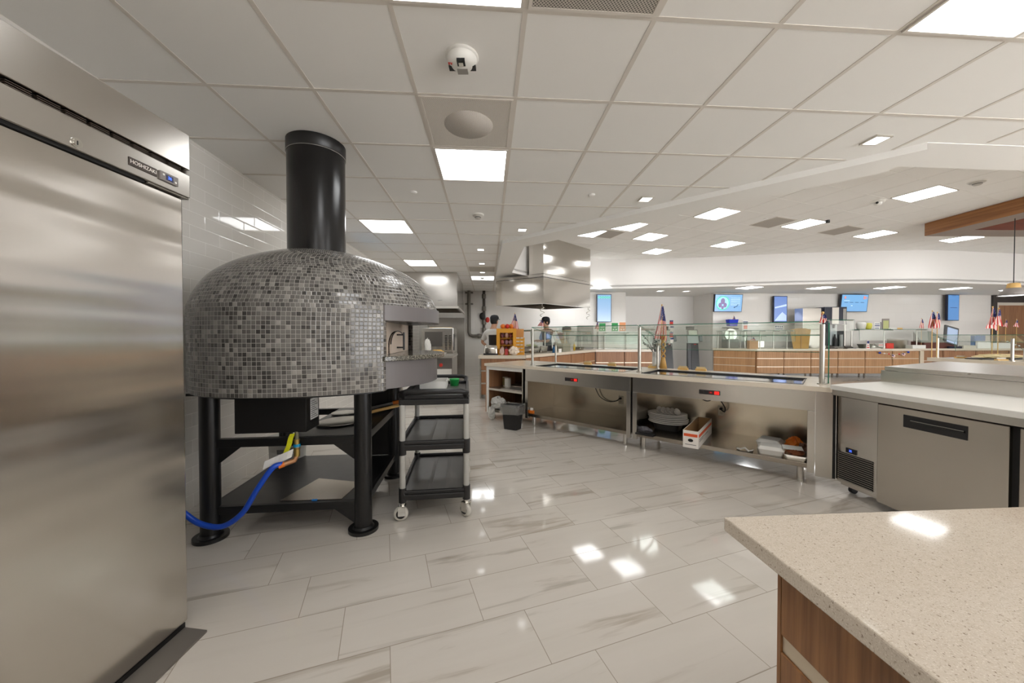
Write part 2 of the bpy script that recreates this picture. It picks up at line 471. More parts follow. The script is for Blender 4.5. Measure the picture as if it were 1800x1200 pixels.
def inside(p, poly):
    r = False; n = len(poly); x, y = p
    for i in range(n):
        x1, y1 = poly[i]; x2, y2 = poly[(i + 1) % n]
        if (y1 > y) != (y2 > y) and x < (x2 - x1) * (y - y1) / (y2 - y1) + x1: r = not r
    return r
def tee_bars(m, poly, org, ang, step, z, rng, wd=.024, dp=.0025, mi=1):
    ca, sa = math.cos(ang), math.sin(ang)
    W = lambda u, v: (org[0] + u * ca - v * sa, org[1] + u * sa + v * ca)
    for ax in (0, 1):
        for k in range(rng[ax][0], rng[ax][1]):
            c = k * step; lo, hi = rng[1 - ax][0] * step, rng[1 - ax][1] * step
            s = None; t = lo
            while t <= hi:
                q = W(c, t) if ax == 0 else W(t, c)
                ok = inside(q, poly) and t + .05 <= hi
                if ok and s is None: s = t
                if not ok and s is not None:
                    e = t - .05
                    if e - s > .1:
                        P = [W(c - wd / 2, s), W(c + wd / 2, s), W(c + wd / 2, e), W(c - wd / 2, e)] if ax == 0 else [W(s, c - wd / 2), W(e, c - wd / 2), W(e, c + wd / 2), W(s, c + wd / 2)]
                        m.prism(P, z - dp - .0006 * ax, z + .001 + .0003 * ax, mi)
                    s = None
                t += .05
mc = M().prism(MAINP, CZ, CZ + .06)
tee_bars(mc, MAINP, gxy(0, 0), GRID_A, .61, CZ, ((-6, 30), (-11, 20)))
struct('ceiling', mc, [CEIL, TBAR])
mr = M().prism(RAISP, RZ, RZ + .06)
RA = math.radians(20.0)
L1c = onz(1260, 375.5, RZ)
tee_bars(mr, RAISP, (L1c.x - .305 * math.cos(RA) + .305 * math.sin(RA), L1c.y - .305 * math.sin(RA) - .305 * math.cos(RA)), RA, .61, RZ, ((-8, 26), (-12, 14)), dp=.003)
struct('ceiling_raised', mr, [SOFF, CEIL])

ms = M()                                          # dropped drywall soffit round the raised ceiling
def strip(a, b, c, d): ms.prism([a, b, c, d], SZ, SZ + .12)
zo = CZ - .004
ms.prism([EX, E_, A_, AX], zo, zo + .06); ms.quad((*E_, SZ), (*A_, SZ), (*A_, zo + .06), (*E_, zo + .06))
strip(E_, F_, B_, A_); strip(F_, G_, C_, B_)
for p, q, zz in ((AX, A_, CZ - .004), (A_, B_, SZ), (B_, C_, SZ)): ms.wall([p, q], zz, RZ + .02)
struct('trim_1', ms, SOFF)
fb = M()
fb.prism([G_, C_] + BAND[1:] + [(19, 15), (-.7, 15), (-.64, 12.6)], CZ, CZ + .05)
struct('ceiling_far', fb, SOFF)
off = [(x + .03, y + .10) for x, y in BAND]
bd = M().wall(BAND, SZ, RZ + .02, sm=True).wall(off, SZ, RZ + .02, sm=True)
for i in range(len(BAND) - 1): bd.quad((*BAND[i], SZ), (*BAND[i + 1], SZ), (*off[i + 1], SZ), (*off[i], SZ))
struct('wall_bulkhead', bd, WHITE)
# dark framed timber wall beyond the far counter, right end
wr = M().box(10.45, 10.62, -.06, .1, 0, CZ, 1).box(10.62, 15, 0, .12, 2.52, CZ, 1).box(10.62, 15, 0, .12, 0, 2.52, 0)
wr.box(10.62, 10.72, -.03, 0, 0, 2.52, 2).box(10.72, 15, -.03, 0, 2.42, 2.52, 2).box(12.1, 12.2, -.03, 0, 0, 2.42, 2)
wro = struct('wall_right', wr, [OAK2, PM('charcoal_frame', (64, 58, 55), .6), PM('cream_trim', (220, 212, 198), .5)])
wro.location = (BWX, BWY, 0); wro.rotation_euler = (0, 0, GRID_A)

# unseen white walls added to shape the light; world light enters at rear right
struct('wall_rear_added', M().box(-3.2, 3.9, -3.3, -3.2, 0, 2.8), WHITE)
struct('wall_side_added', M().box(19, 19.1, -3.2, 14, 0, 3.7), WHITE)

# ------------------------------------------------------------------ ceiling fixtures
def light_panel(label, loc, rz, size=.59, group='square ceiling light panels', mat=None):
    t = thing('ceiling_light', label, 'ceiling light', loc, rz, group)
    h = size / 2; f = .014
    m = M().box(-h, h, -h, -h + f, -.012, 0).box(-h, h, h - f, h, -.012, 0).box(-h, -h + f, -h + f, h - f, -.012, 0).box(h - f, h, -h + f, h - f, -.012, 0)
    part(t, 'frame', m, TBAR)
    part(t, 'diffuser', M().box(-h + f, h - f, -h + f, h - f, -.008, -.003), mat or LIGHTM)
    return t
def cell(i, j, z=CZ): x, y = gxy(i + .5, j + .5); return (x, y, z)
light_panel('bright square ceiling light cut off by the photo top edge, behind the strobe detector', cell(-1, -1), GRID_A)
light_panel('large square ceiling light next to the perforated air diffuser, left of centre', cell(-1, 2), GRID_A)
light_panel('square ceiling light cut off at the top right corner of the photo', cell(3, -1), GRID_A)
light_panel('square ceiling light to the right of the black oven flue', cell(-3, 5), GRID_A)
light_panel('square ceiling light just above the right shoulder of the mosaic dome', cell(-3, 9), GRID_A)
light_panel('farthest small square ceiling light in front of the back wall pipes', cell(-1, 12), GRID_A)
for i, j in ((-1, -4), (3, -4), (-5, -4), (7, -1), (7, -4), (11, -2)):
    light_panel('square ceiling light out of view behind the photographer', cell(i, j), GRID_A, group='ceiling lights behind the photographer')
for px, py, s in ((1260, 375.5, 'large light in the raised ceiling nearest the long soffit edge, centre'), (1413, 393.5, 'light in the raised ceiling with a small dark sensor at its right tip'),
                  (1624, 340.5, 'largest raised ceiling light, left of the timber ceiling frame'), (1538, 411.5, 'raised ceiling light just left of the timber frame corner'),
                  (1143, 416, 'raised ceiling light above the right side of the steel hood, middle of three'), (1279, 429, 'raised ceiling light low in the middle over the curved white bulkhead'),
                  (1154, 441.5, 'lowest raised ceiling light nearest the hood and the white bulkhead'), (1690, 419, 'raised ceiling light seen under the timber frame'),
                  (1105, 397, 'raised ceiling light half hidden by the soffit edge above the hood'), (1036, 409, 'small sliver of light peeping over the soffit edge at the hood')):
    p = onz(px, py, RZ); light_panel(s, (p.x, p.y, RZ), RA, .57, 'lights in the raised ceiling')
for px, py, s in ((1317, 505, 'left of four lights under the bulkhead, over the round emblem screen'), (1443, 505.5, 'light under the bulkhead above the drink machine'),
                  (1563, 505, 'light under the bulkhead right of the slanted menu screen'), (1680, 506.5, 'light under the bulkhead above the tall screen on the right'),
                  (1785, 509, 'light under the bulkhead behind the grey pendant lamp'), (955, 511, 'added unseen light behind the steel hood to wash the back wall, left'), (1000, 510, 'added unseen light behind the steel hood to wash the back wall, right'), (1052, 505, 'light under the bulkhead above the narrow portrait screen beside the hood')):  # the two behind the hood are unseen, added to brighten the wall
    p = onz(px, py, CZ); light_panel(s, (p.x, p.y, CZ), RA, .57, 'lights under the far bulkhead')

def downlight(px, py, z, label, size=.13, rz=GRID_A):
    p = onz(px, py, z); t = thing('downlight', label, 'downlight', (p.x, p.y, z), rz, 'small recessed downlights')
    h = size / 2; f = .012
    m = M().box(-h, h, -h, -h + f, -.012, 0).box(-h, h, h - f, h, -.012, 0).box(-h, -h + f, -h + f, h - f, -.012, 0).box(h - f, h, -h + f, h - f, -.012, 0)
    part(t, 'trim_ring', m, ALU); part(t, 'lens', M().box(-h + f, h - f, -h + f, h - f, -.006, -.001), SPOTM)
downlight(1540, 245, CZ, 'small square downlight near the soffit corner, top right')
downlight(1135, 349, CZ, 'small square downlight beside the soffit edge, centre')
downlight(918, 403, CZ, 'small square downlight above the steel hood')
downlight(845, 438, CZ, 'nearest of three tiny downlights in a row by the far left hood')
downlight(847, 462.5, CZ, 'middle of three tiny downlights in a row by the far left hood')
downlight(848, 478, CZ, 'farthest of three tiny downlights in a row by the far left hood')
downlight(1160, 511, CZ, 'left downlight in the alcove above the ordering kiosks', .2)
downlight(1206, 511.5, CZ, 'right downlight in the alcove above the ordering kiosks', .2)

PERF = perforated('perforated_panel', (226, 220, 211), (160, 153, 144), .009)
PERFD = perforated('perforated_return', (190, 183, 173), (74, 70, 66), .011)
def vent(label, loc, rz, mat, size=.59, core=None):
    t = thing('air_vent', label, 'air vent', loc, rz, 'perforated ceiling vents'); h = size / 2; f = .016
    m = M().box(-h, h, -h, -h + f, -.008, 0).box(-h, h, h - f, h, -.008, 0).box(-h, -h + f, -h + f, h - f, -.008, 0).box(h - f, h, -h + f, h - f, -.008, 0)
    part(t, 'frame', m, TBAR); part(t, 'perforated_plate', M().box(-h + f, h - f, -h + f, h - f, -.006, -.001), mat)
    if core: part(t, 'damper', M().lathe([(.0001, -.0068), (.17, -.0068), (.17, -.006)], n=24), core)
vent('perforated air diffuser with a grey round core, between strobe and large light', cell(-1, 1), GRID_A, PERF, core=perforated('perforated_core', (219, 212, 203), (140, 133, 124), .009))
vent('dark perforated return grille at the top edge, right of the cut-off light', cell(0, -1), GRID_A, PERFD)
vent('faint grey vent in the far ceiling between the tiny downlights', cell(-1, 10), GRID_A, PM('vent_grey', (186, 179, 168), .7))
VG = PM('vent_shade_grey', (178, 171, 162), .7)
for px, py, s in ((1358, 391, 'grey square vent left of the light with the dark sensor, raised ceiling'), (1067, 411, 'grey square vent next to the half hidden light over the hood'), (1478, 405, 'grey square vent left of the light by the timber frame corner')):
    p = onz(px, py, RZ); vent(s, (p.x, p.y, RZ), RA, VG, .57)

def detector(label, px, py, z, r, strobe=False):
    p = onz(px, py, z); t = thing('smoke_detector', label, 'smoke detector', (p.x, p.y, z))
    part(t, 'base', M().lathe([(.0001, -.012), (r * .96, -.012), (r, -.004), (r, 0)], n=28), WHITEPL)
    if strobe:
        part(t, 'housing', M().lathe([(.0001, -.055), (r * .5, -.053), (r * .84, -.035), (r * .9, -.012)], n=28), WHITEPL)
        part(t, 'strobe_lens', M().box(-.021, .021, -.055, -.012, -.059, -.046).box(-.012, .012, -.046, -.02, -.066, -.058, 1), [BLACK, CHROME])
        part(t, 'sounder_grille', M().box(-.028, .028, .012, .052, -.056, -.046), PM('sounder_grey', (150, 146, 140), .6))
        part(t, 'side_window', M().box(-.072, -.038, .005, .04, -.046, -.028), BLACK); part(t, 'side_window', M().box(.038, .072, .005, .04, -.046, -.028), BLACK)
        text_part(t, 'lettering', 'FIRE', .02, RED, face_matrix((-.052, -.018, -.0475), (1, 0, 0), (0, 1, 0)) @ Matrix.Rotation(PI, 4, 'Y'), .0015)
    else:
        part(t, 'sensor_head', M().lathe([(.0001, -.055), (r * .42, -.053), (r * .5, -.035), (r * .8, -.022), (r * .86, -.012)], n=24), PM('detector_grey', (190, 186, 178), .5))
        part(t, 'vent_ring', M().lathe([(r * .5, -.042), (r * .52, -.034), (r * .5, -.03)], n=24), BLKPL)
detector('white fire strobe detector with red FIRE lettering, near the photo top', 812, 100, CZ, .088, True)
detector('small white smoke detector in the middle of the main ceiling', 840, 377, CZ, .075)
detector('tiny far smoke detector beside the farthest square ceiling light', 848, 487, CZ, .075)
detector('smoke detector in the raised ceiling near the timber frame', 1718, 319, RZ, .10)
for px, py, z, s in ((727, 337, CZ, 'concealed sprinkler cap right of the black flue'), (1040, 342, CZ, 'concealed sprinkler cap left of the centre downlight'), (1345, 384, RZ, 'tiny sprinkler cap in the raised ceiling')):
    p = onz(px, py, z); solo('sprinkler_cap', s, 'sprinkler', M().lathe([(.0001, -.012), (.03, -.012), (.036, -.004), (.036, 0)], n=20), CEIL, (p.x, p.y, z), group='concealed sprinkler caps')
p = onz(1543, 353, RZ)
t = thing('dome_camera', 'small white dome camera hanging in the raised ceiling', 'camera', (p.x, p.y, RZ))
part(t, 'mount', M().lathe([(.0001, -.03), (.09, -.03), (.1, 0)], n=24), WHITEPL); part(t, 'dome', M().ball((0, 0, -.035), (.06, .06, .05)), WHITEPL)
part(t, 'lens', M().ball((-.05, -.04, -.045), .02, 8, 6), BLACK)
p = onz(1455, 387, RZ)
solo('ceiling_sensor', 'small dark sensor at the tip of a raised ceiling light', 'sensor', M().lathe([(.0001, -.05), (.035, -.05), (.035, 0)], n=14), BLACK, (p.x, p.y, RZ))

# timber frame hung under the raised ceiling, and the pendant lamp inside it
t = thing('timber_ceiling_frame', 'deep timber frame hung under the ceiling at the right edge', 'ceiling frame', (8.42, 7.42, 3.34), 0.0)
part(t, 'side_beam', M().prism([(0, 0), (.05, -4.5), (.5, -4.5), (.45, -.42)], 0, .255), BEAMW)
part(t, 'cross_beam', M().prism([(0, 0), (.45, -.42), (6.5, -.30), (6.5, .12)], 0, .25), [BEAMD])
part(t, 'underside_panel', M().prism([(.006, -.006), (.056, -4.49), (.494, -4.49), (.446, -.43)], -.004, 0).prism([(.006, -.006), (.446, -.425), (6.49, -.306), (6.49, .11)], -.004, 0), PM('beam_underside', (150, 136, 126), .6))
pl = onz(1779, 388, 3.58); pl = Vector((1.3827 * 6.3, 6.3, 0))
t = thing('pendant_lamp', 'grey conical pendant lamp with wooden cap on a long thin cord', 'pendant lamp', (pl.x, pl.y, 2.0))
part(t, 'cord', M().cyl((0, 0, .22), (0, 0, 1.6), .006, n=6), BLACK)
part(t, 'canopy', M().lathe([(.0001, 1.58), (.05, 1.58), (.05, 1.6)], n=14), BLACK)
part(t, 'wooden_cap', M().lathe([(.05, .22), (.07, .21), (.08, .14), (.06, .12)], n=20), PINE)
part(t, 'shade', M().lathe([(.055, .145), (.10, .12), (.18, .0), (.174, .0), (.095, .11), (.05, .13)], n=28), PM('shade_grey', (150, 144, 140), .5))
part(t, 'diffuser', M().lathe([(.0001, .01), (.17, .006), (.17, .012)], n=24), lamp_mat(1.6, 'pendant_glow'))

# ================================================================== REFRIGERATOR at the left edge (front faces +x)
fr = thing('refrigerator', 'tall stainless steel roll-in refrigerator at the left edge', 'refrigerator', (-1.472, 0.0, 0))
y0, y1 = .55, 1.622
part(fr, 'cabinet', M().box(-.76, -.055, y0, y1 - .004, .02, 2.19), STEELV, .004)
part(fr, 'door', M().box(-.05, .02, y0, y1 - .018, .03, 1.904), DOORST, .006, 'brushed steel door with rippled reflections')
part(fr, 'lower_header', M().box(-.05, .039, y0, y1, 1.912, 2.012).box(-.05, .034, y1 - .18, y1, 1.905, 1.912), STEEL, .003)
part(fr, 'upper_header', M().box(-.05, .039, y0, y1, 2.035, 2.19), STEEL, .003)
lv = M().box(-.05, .012, y0, y1 - .004, 2.008, 2.038)
part(fr, 'louver_recess', lv, DARK)
lv = M()
for k in range(16):
    yy = y0 + .07 * k
    for z in (2.0165, 2.023, 2.0295): lv.box(.012, .03, yy, min(yy + .058, y1 - .006), z, z + .0022)
part(fr, 'louver', lv, PM('louver_brown', (70, 58, 48), .5))
part(fr, 'door_gap', M().box(-.05, .028, y0, y1 - .19, 1.903, 1.9125), DARK)
lk = part(fr, 'lock', M().cyl((.038, 1.20, 1.935), (.042, 1.20, 1.935), .016, n=20).cyl((.042, 1.20, 1.935), (.0435, 1.20, 1.935), .011, n=16), CHROME)
part(lk, 'keyhole', M().box(.043, .0442, 1.1985, 1.2015, 1.928, 1.942), BLACK)
npl = part(fr, 'nameplate', M().box(.038, .042, 1.362, 1.470, 1.940, 1.972), PM('plate_brown', (62, 52, 46), .4), .002)
text_part(npl, 'lettering', 'HOSHIZAKI', .0195, PM('letter_white', (236, 230, 222), .5), face_matrix((.0422, 1.416, 1.956), (0, 1, 0), (0, 0, 1)))
npl.children[0].scale = (1, 1, 1)
cp = part(fr, 'controller', M().box(.038, .046, 1.478, 1.558, 1.937, 1.974), PM('controller_frame', (120, 114, 110), .4), .002)
part(cp, 'display', M().box(.046, .0468, 1.502, 1.534, 1.944, 1.966), PM('display_dark', (20, 26, 70), .3))
text_part(cp, 'digits', '36', .017, LEDB, face_matrix((.047, 1.518, 1.955), (0, 1, 0), (0, 0, 1)))
part(cp, 'button', M().box(.046, .048, 1.488, 1.495, 1.958, 1.965), WHITEPL)
part(cp, 'button', M().box(.046, .048, 1.541, 1.548, 1.945, 1.952), WHITEPL)
part(fr, 'sill', M().box(-.03, .018, y0, y1 - .03, .0, .028), BLACK)
part(fr, 'threshold_ramp', M().prism([(.020, .55), (.145, .60), (.132, 1.572), (.020, 1.588)], .0, .009), PM('ramp_grey', (132, 126, 120), .5, .5), 0, 'scuffed grey floor ramp plate')

# ================================================================== PIZZA OVEN (local x = towards its mouth, y = away)
OV = thing('pizza_oven', 'domed pizza oven covered in grey mosaic tile with black flue and legs', 'pizza oven', (-1.521, 2.839, 0), math.atan2(.109, .994))
R_, A1 = .774, .925
S_CUT, ZB, ZL0, ZL1 = .64, .945, 1.40, 1.492
PITCHT = .0262
def prof(z):                                      # plan scale as a function of height
    pts = [(.945, 1.0), (1.45, 1.0), (1.52, .985), (1.60, .945), (1.70, .865), (1.78, .745), (1.85, .59), (1.90, .43), (1.93, .30), (1.945, .15), (1.95, .02)]
    return pts
def dome_shell():
    raw = smooth([(s, z) for z, s in prof(0)], 12)
    # resample by arc length so that each row is one tile high
    P = [(s * R_, z) for s, z in raw]; out = [P[0]]; acc = 0
    for i in range(1, len(P)):
        a, b = P[i - 1], P[i]; L = math.hypot(b[0] - a[0], b[1] - a[1]); pos = 0
        while acc + (L - pos) >= PITCHT:
            pos += PITCHT - acc; acc = 0; f = pos / L
            out.append((a[0] + (b[0] - a[0]) * f, a[1] + (b[1] - a[1]) * f))
        acc += L - pos
    out.append(P[-1]); return out
ROWS = dome_shell()
def plan(th, r):
    c, s = math.cos(th), math.sin(th)
    return (r * c * (A1 / R_ if c > 0 else 1.0), r * s)
NT_ = 168
CUM = [0.0]
for i in range(NT_):
    a_, b_ = plan(2 * PI * i / NT_, R_), plan(2 * PI * (i + 1) / NT_, R_); CUM.append(CUM[-1] + math.hypot(a_[0] - b_[0], a_[1] - b_[1]))
m = M()
for j in range(len(ROWS) - 1):
    (ra, za), (rb, zb) = ROWS[j], ROWS[j + 1]
    rm = (ra + rb) / 2; sh = (j * .37) % 1 if za > 1.46 else 0.0
    for i in range(NT_):
        t0, t1 = 2 * PI * i / NT_ , 2 * PI * (i + 1) / NT_
        p = [plan(t0, ra), plan(t1, ra), plan(t1, rb), plan(t0, rb)]
        if zb <= ZL1 + .012:
            if min(q[0] for q in p) > S_CUT + .02: continue
            p = [(min(q[0], S_CUT), q[1]) for q in p]
        u0, u1 = CUM[i] * rm / R_ / PITCHT + sh, CUM[i + 1] * rm / R_ / PITCHT + sh
        m.add([(*p[0], za), (*p[1], za), (*p[2], zb), (*p[3], zb)], [(0, 1, 2, 3)], 0, True, [[(u0, j), (u1, j), (u1, j + 1), (u0, j + 1)]])
dome = part(OV, 'dome', m, mosaic(), 0, 'grey glass mosaic shell')
W_CUT = R_ * math.sqrt(1 - (S_CUT / A1) ** 2)
def arcp(a, b, n=40, cut=S_CUT):                  # front part of an ellipse beyond the cut line
    th = math.acos(cut / a); return [(a * math.cos(-th + 2 * th * i / n), b * math.sin(-th + 2 * th * i / n)) for i in range(n + 1)]
GUN = PM('gunmetal_band', (112, 107, 107), .38)
part(OV, 'lip_band', M().prism([(S_CUT - .05, -W_CUT), *arcp(A1 + .006, R_ + .006), (S_CUT - .05, W_CUT)], ZL0, ZL1 + .01), GUN, .003, 'grey steel band over the mouth')
part(OV, 'hood_slot', M().box(.66, .80, -.22, .22, ZL0 - .003, ZL0 + .001), BLACK)
part(OV, 'apron', M().prism([(S_CUT - .06, -W_CUT + .01), *arcp(A1 - .01, R_ - .01), (S_CUT - .06, W_CUT - .01)], ZB + .006, 1.135), GUN, .003, 'smooth grey apron under the granite')
part(OV, 'granite_shelf', M().prism([(S_CUT - .05, -W_CUT + .02), *[(x + .0, y) for x, y in arcp(.975, R_ + .0)], (S_CUT - .05, W_CUT - .02)], 1.135, 1.168), granite(), .005, 'polished dark granite landing')
fc = M()                                          # flat face in the notch with an arched opening
xs = S_CUT - .045; hw, hs = .27, 1.24
top = [(hw * math.cos(PI * k / 20), hs + .10 * math.sin(PI * k / 20)) for k in range(21)]
fc.box(xs - .05, xs, -W_CUT, -hw, 1.168, ZL0).box(xs - .05, xs, hw, W_CUT, 1.168, ZL0)
for k in range(20):
    (ya, za), (yb, zb) = top[k], top[k + 1]
    fc.add([(xs, ya, za), (xs, yb, zb), (xs, yb, ZL0), (xs, ya, ZL0)], [(0, 1, 2, 3)])
fc.box(xs - .05, xs, -hw, hw, hs + .10, ZL0)
part(OV, 'mouth_face', fc, PM('face_beige', (206, 190, 174), .4), 0, 'smooth beige face round the mouth')
dm = M().prism([(-hw + .01, 1.17), (hw - .01, 1.17), (hw - .01, hs), *[(.96 * y, 1.17 + (z - 1.17) * .97) for y, z in top]], 0, .012)
dm.v = [(xs + .004 + z, x, y) for x, y, z in dm.v]
dr = part(OV, 'oven_door', dm, PM('door_beige', (216, 200, 184), .3), .002, 'arched metal door')
part(dr, 'door_handle', M().tube([(xs + .07, -.05, 1.19), (xs + .07, -.05, 1.33)], .008).cyl((xs + .01, -.05, 1.21), (xs + .07, -.05, 1.21), .006, n=8).cyl((xs + .01, -.05, 1.31), (xs + .07, -.05, 1.31), .006, n=8), BLACK)
part(dr, 'door_seam', M().tube([(xs + .017, hw * .98 * math.cos(PI * k / 20), 1.17 + (hs + .1 * math.sin(PI * k / 20) - 1.17)) for k in range(21)], .004, 6), BLACK)
# floor slab of the dome
part(OV, 'base_plate', M().prism([plan(2 * PI * i / 72, R_ - .02) if plan(2 * PI * i / 72, R_)[0] < S_CUT else (S_CUT - .02, plan(2 * PI * i / 72, R_ - .02)[1]) for i in range(72)], ZB - .012, ZB + .012), BLACK)
part(OV, 'flue', M().lathe([(.203, 1.90), (.203, 2.70)], n=48), PM('flue_black', (17, 16, 17), .24), 0, 'satin black flue pipe')
part(OV, 'flue_collar', M().lathe([(.2035, 2.695), (.208, 2.70), (.208, 2.783)], n=48).lathe([(.2045, 2.690), (.2085, 2.6925), (.2045, 2.695)], n=48, mi=1), [BLACK, GREYP])
LX, LY = .473, .4765
for sx, sy in ((-1, -1), (1, -1), (1, 1), (-1, 1)):
    x, y = sx * LX, sy * LY
    lg = part(OV, 'leg', M().cyl((x, y, .02), (x, y, .93), .055, n=28), BLACK, 0)
    part(lg, 'foot_plate', M().cyl((x, y, 0), (x, y, .022), .096, n=32).cyl((x, y, .02), (x, y, .034), .07, .058, n=28), BLACK)
    part(lg, 'top_plate', M().cbox((x, y, .936), (.17, .15, .016)), BLACK)
part(OV, 'burner_box', M().box(-.294, .137, -.53, -.33, .68, .935), PM('burner_black', (20, 19, 19), .42), .004)
bl = part(OV, 'rating_label', M().box(.1372, .1382, -.47, -.35, .745, .885), WHITEPL)
tl = M()
for k in range(9): tl.box(.1382, .1386, -.462, -.462 + .1 - .02 * (k % 3), .756 + .0135 * k, .761 + .0135 * k)
part(bl, 'print', tl, PM('print_grey', (120, 118, 116), .7))
def rails(z0, z1, x0):
    m = M().box(-LX, LX, -LY - .02, -LY + .025, z0, z1).box(LX - .025, LX + .02, -LY, LY, z0, z1).box(-LX, LX, LY - .025, LY + .02, z0, z1)
    if x0: m.box(-LX - .02, -LX + .025, -LY, LY, z0, z1)
    return m
part(OV, 'upper_rail', rails(.585, .638, False), BLACK, .002)
part(OV, 'upper_shelf', M().box(.0, LX - .02, -LY, LY, .628, .640), PM('shelf_black', (30, 29, 30), .3))
part(OV, 'lower_rail', rails(.155, .205, True), BLACK, .002)
part(OV, 'lower_shelf', M().box(-LX, LX, -LY, LY, .192, .206), PM('shelf_black', (30, 29, 30), .3))
def gus(x, y, sx, z):
    m = M().prism([(0, 0), (sx * .14, 0), (0, -.11)], -.006, .006)
    m.v = [(x + a, y + c, z + b) for a, b, c in m.v]; return m
for x, sx in ((-LX + .05, 1), (LX - .05, -1)):
    part(OV, 'gusset', gus(x, -LY, sx, .585), BLACK); part(OV, 'gusset', gus(x, -LY, sx, .155), BLACK)
part(OV, 'back_panel', M().box(.22, .455, LY - .04, LY - .03, .21, .93), PM('dark_backing', (22, 21, 22), .6))  # black sheet added as dark backing seen between the right legs
OVM = Matrix.Translation((-1.521, 2.839, 0)) @ Matrix.Rotation(math.atan2(.109, .994), 4, 'Z')
OVR = math.atan2(.109, .994)
def ovp(x, y, z): return OVM @ Vector((x, y, z))
solo('steel_sheet', 'worn steel sheet lying on the lower shelf of the oven stand', 'metal sheet', M().prism([(-.07, -.455), (.33, -.468), (.37, -.19), (.03, -.08)], 0, .004), DULLST, ovp(0, 0, .206), OVR, bev=.001)
solo('blue_tape', 'bit of blue tape on the front edge of the steel sheet', 'tape', M().box(0, .035, -.006, .004, 0, .002).box(0, .035, -.0075, -.006, -.012, .002), PM('tape_blue', (30, 120, 200), .6), ovp(.14, -.462, .211), OVR - .05)
# pizza peels on the upper shelf
t = thing('pizza_peel', 'round metal pizza peel with a long wooden handle, on the upper oven shelf', 'pizza peel', ovp(.20, -.10, .644), OVR + math.radians(48))
part(t, 'blade', M().lathe([(.0001, 0), (.15, .004), (.155, .007), (.15, .009), (.0001, .006)], n=32, sx=1.15), ALU)
part(t, 'handle', M().tube([(.16, 0, .010), (.24, 0, .03), (.56, 0, .045)], .014, 10), PINE)
t = thing('pizza_peel', 'second peel with dark handle beside the round pizza peel', 'pizza peel', ovp(.12, .22, .644), OVR + math.radians(25))
part(t, 'blade', M().lathe([(.0001, 0), (.10, .003), (.104, .006), (.10, .008), (.0001, .005)], n=24), ALU)
part(t, 'handle', M().tube([(.1, 0, .006), (.42, 0, .05)], .012, 10), GREYP)
part(t, 'grip', M().tube([(.40, 0, .049), (.52, 0, .058)], .016, 10), ORANGE)
# gas connection
t = thing('gas_hose', 'thick blue gas hose looping from the oven valve towards the refrigerator', 'gas hose')
v0 = ovp(.075, -.522, .655)
hp = [v0 + Vector((-.06, -.05, -.165)), v0 + Vector((-.10, -.09, -.175)), Vector((-1.56, 2.20, .36)), Vector((-1.645, 2.19, .22)), Vector((-1.76, 2.18, .145)), Vector((-1.88, 2.17, .165)), Vector((-1.97, 2.16, .235)), Vector((-2.06, 2.12, .36)), Vector((-2.14, 2.02, .52))]
part(t, 'hose', M().tube(smooth(hp, 6), .0165, 12), PM('hose_blue', (22, 74, 190), .3))
part(t, 'valve', M().cyl(v0 + Vector((0, 0, .03)), v0 + Vector((0, 0, -.02)), .012, n=12, mi=1).cyl(v0 + Vector((0, 0, -.02)), v0 + Vector((0, 0, -.13)), .018, n=14).ball(v0 + Vector((0, 0, -.07)), (.022, .022, .026), 12, 8).tube([v0 + Vector((0, 0, -.12)), v0 + Vector((-.01, -.01, -.155)), v0 + Vector((-.06, -.05, -.168))], .016, 10, 2), [BRASS, PM('pipe_green_grey', (120, 116, 90), .4), PM('copper_tan', (190, 140, 100), .4, .6)])
part(t, 'collar_band', M().cyl(v0 + Vector((0, 0, -.05)), v0 + Vector((0, 0, -.072)), .0215, n=16), PM('band_cyan', (20, 150, 200), .4))
part(t, 'hose_band', M().tube([v0 + Vector((-.055, -.047, -.166)), v0 + Vector((-.078, -.068, -.171))], .018, 12), ORANGE)
def tagm(a, b, wv, mi=0):
    a, b, wv = Vector(a), Vector(b), Vector(wv); n = 6; m = M(); vs = []
    nn = (b - a).cross(wv).normalized() * .0006
    for i in range(n + 1):
        q = a.lerp(b, i / n) + Vector((0, -.004 * math.sin(i * 1.3), 0)); vs += [q - wv / 2 - nn, q + wv / 2 - nn, q + wv / 2 + nn, q - wv / 2 + nn]
    fs = []
    for i in range(n):
        for k in range(4): fs.append((i * 4 + k, i * 4 + (k + 1) % 4, i * 4 + 4 + (k + 1) % 4, i * 4 + 4 + k))
    return m.add(vs, fs + [(3, 2, 1, 0), (n * 4, n * 4 + 1, n * 4 + 2, n * 4 + 3)], mi)
part(t, 'yellow_tag', tagm(v0 + Vector((-.012, -.026, .022)), v0 + Vector((-.05, -.034, -.10)), (.034, 0, .006)), YELLOW)
part(t, 'paper_label', tagm(v0 + Vector((-.01, -.03, -.10)), v0 + Vector((-.165, -.07, -.165)), (.012, 0, .052)), PAPER)
# pieces behind the oven
t = thing('plastic_bucket', 'white plastic bucket on the floor behind the oven stand', 'bucket', (-2.04, 3.28, 0))
part(t, 'pail', M().lathe([(.0001, .0), (.13, .0), (.15, .36), (.158, .36), (.158, .39), (.148, .39), (.14, .03)], n=28), WHITEPL)
part(t, 'print', M().lathe([(.1478, .27), (.1498, .31)], n=8, arc=.9, a0=-1.6), PM('print_grey', (120, 118, 116), .7)); part(t, 'lid', M().lathe([(.0001, .40), (.15, .40), (.163, .395), (.163, .37)], n=28), WHITEPL)

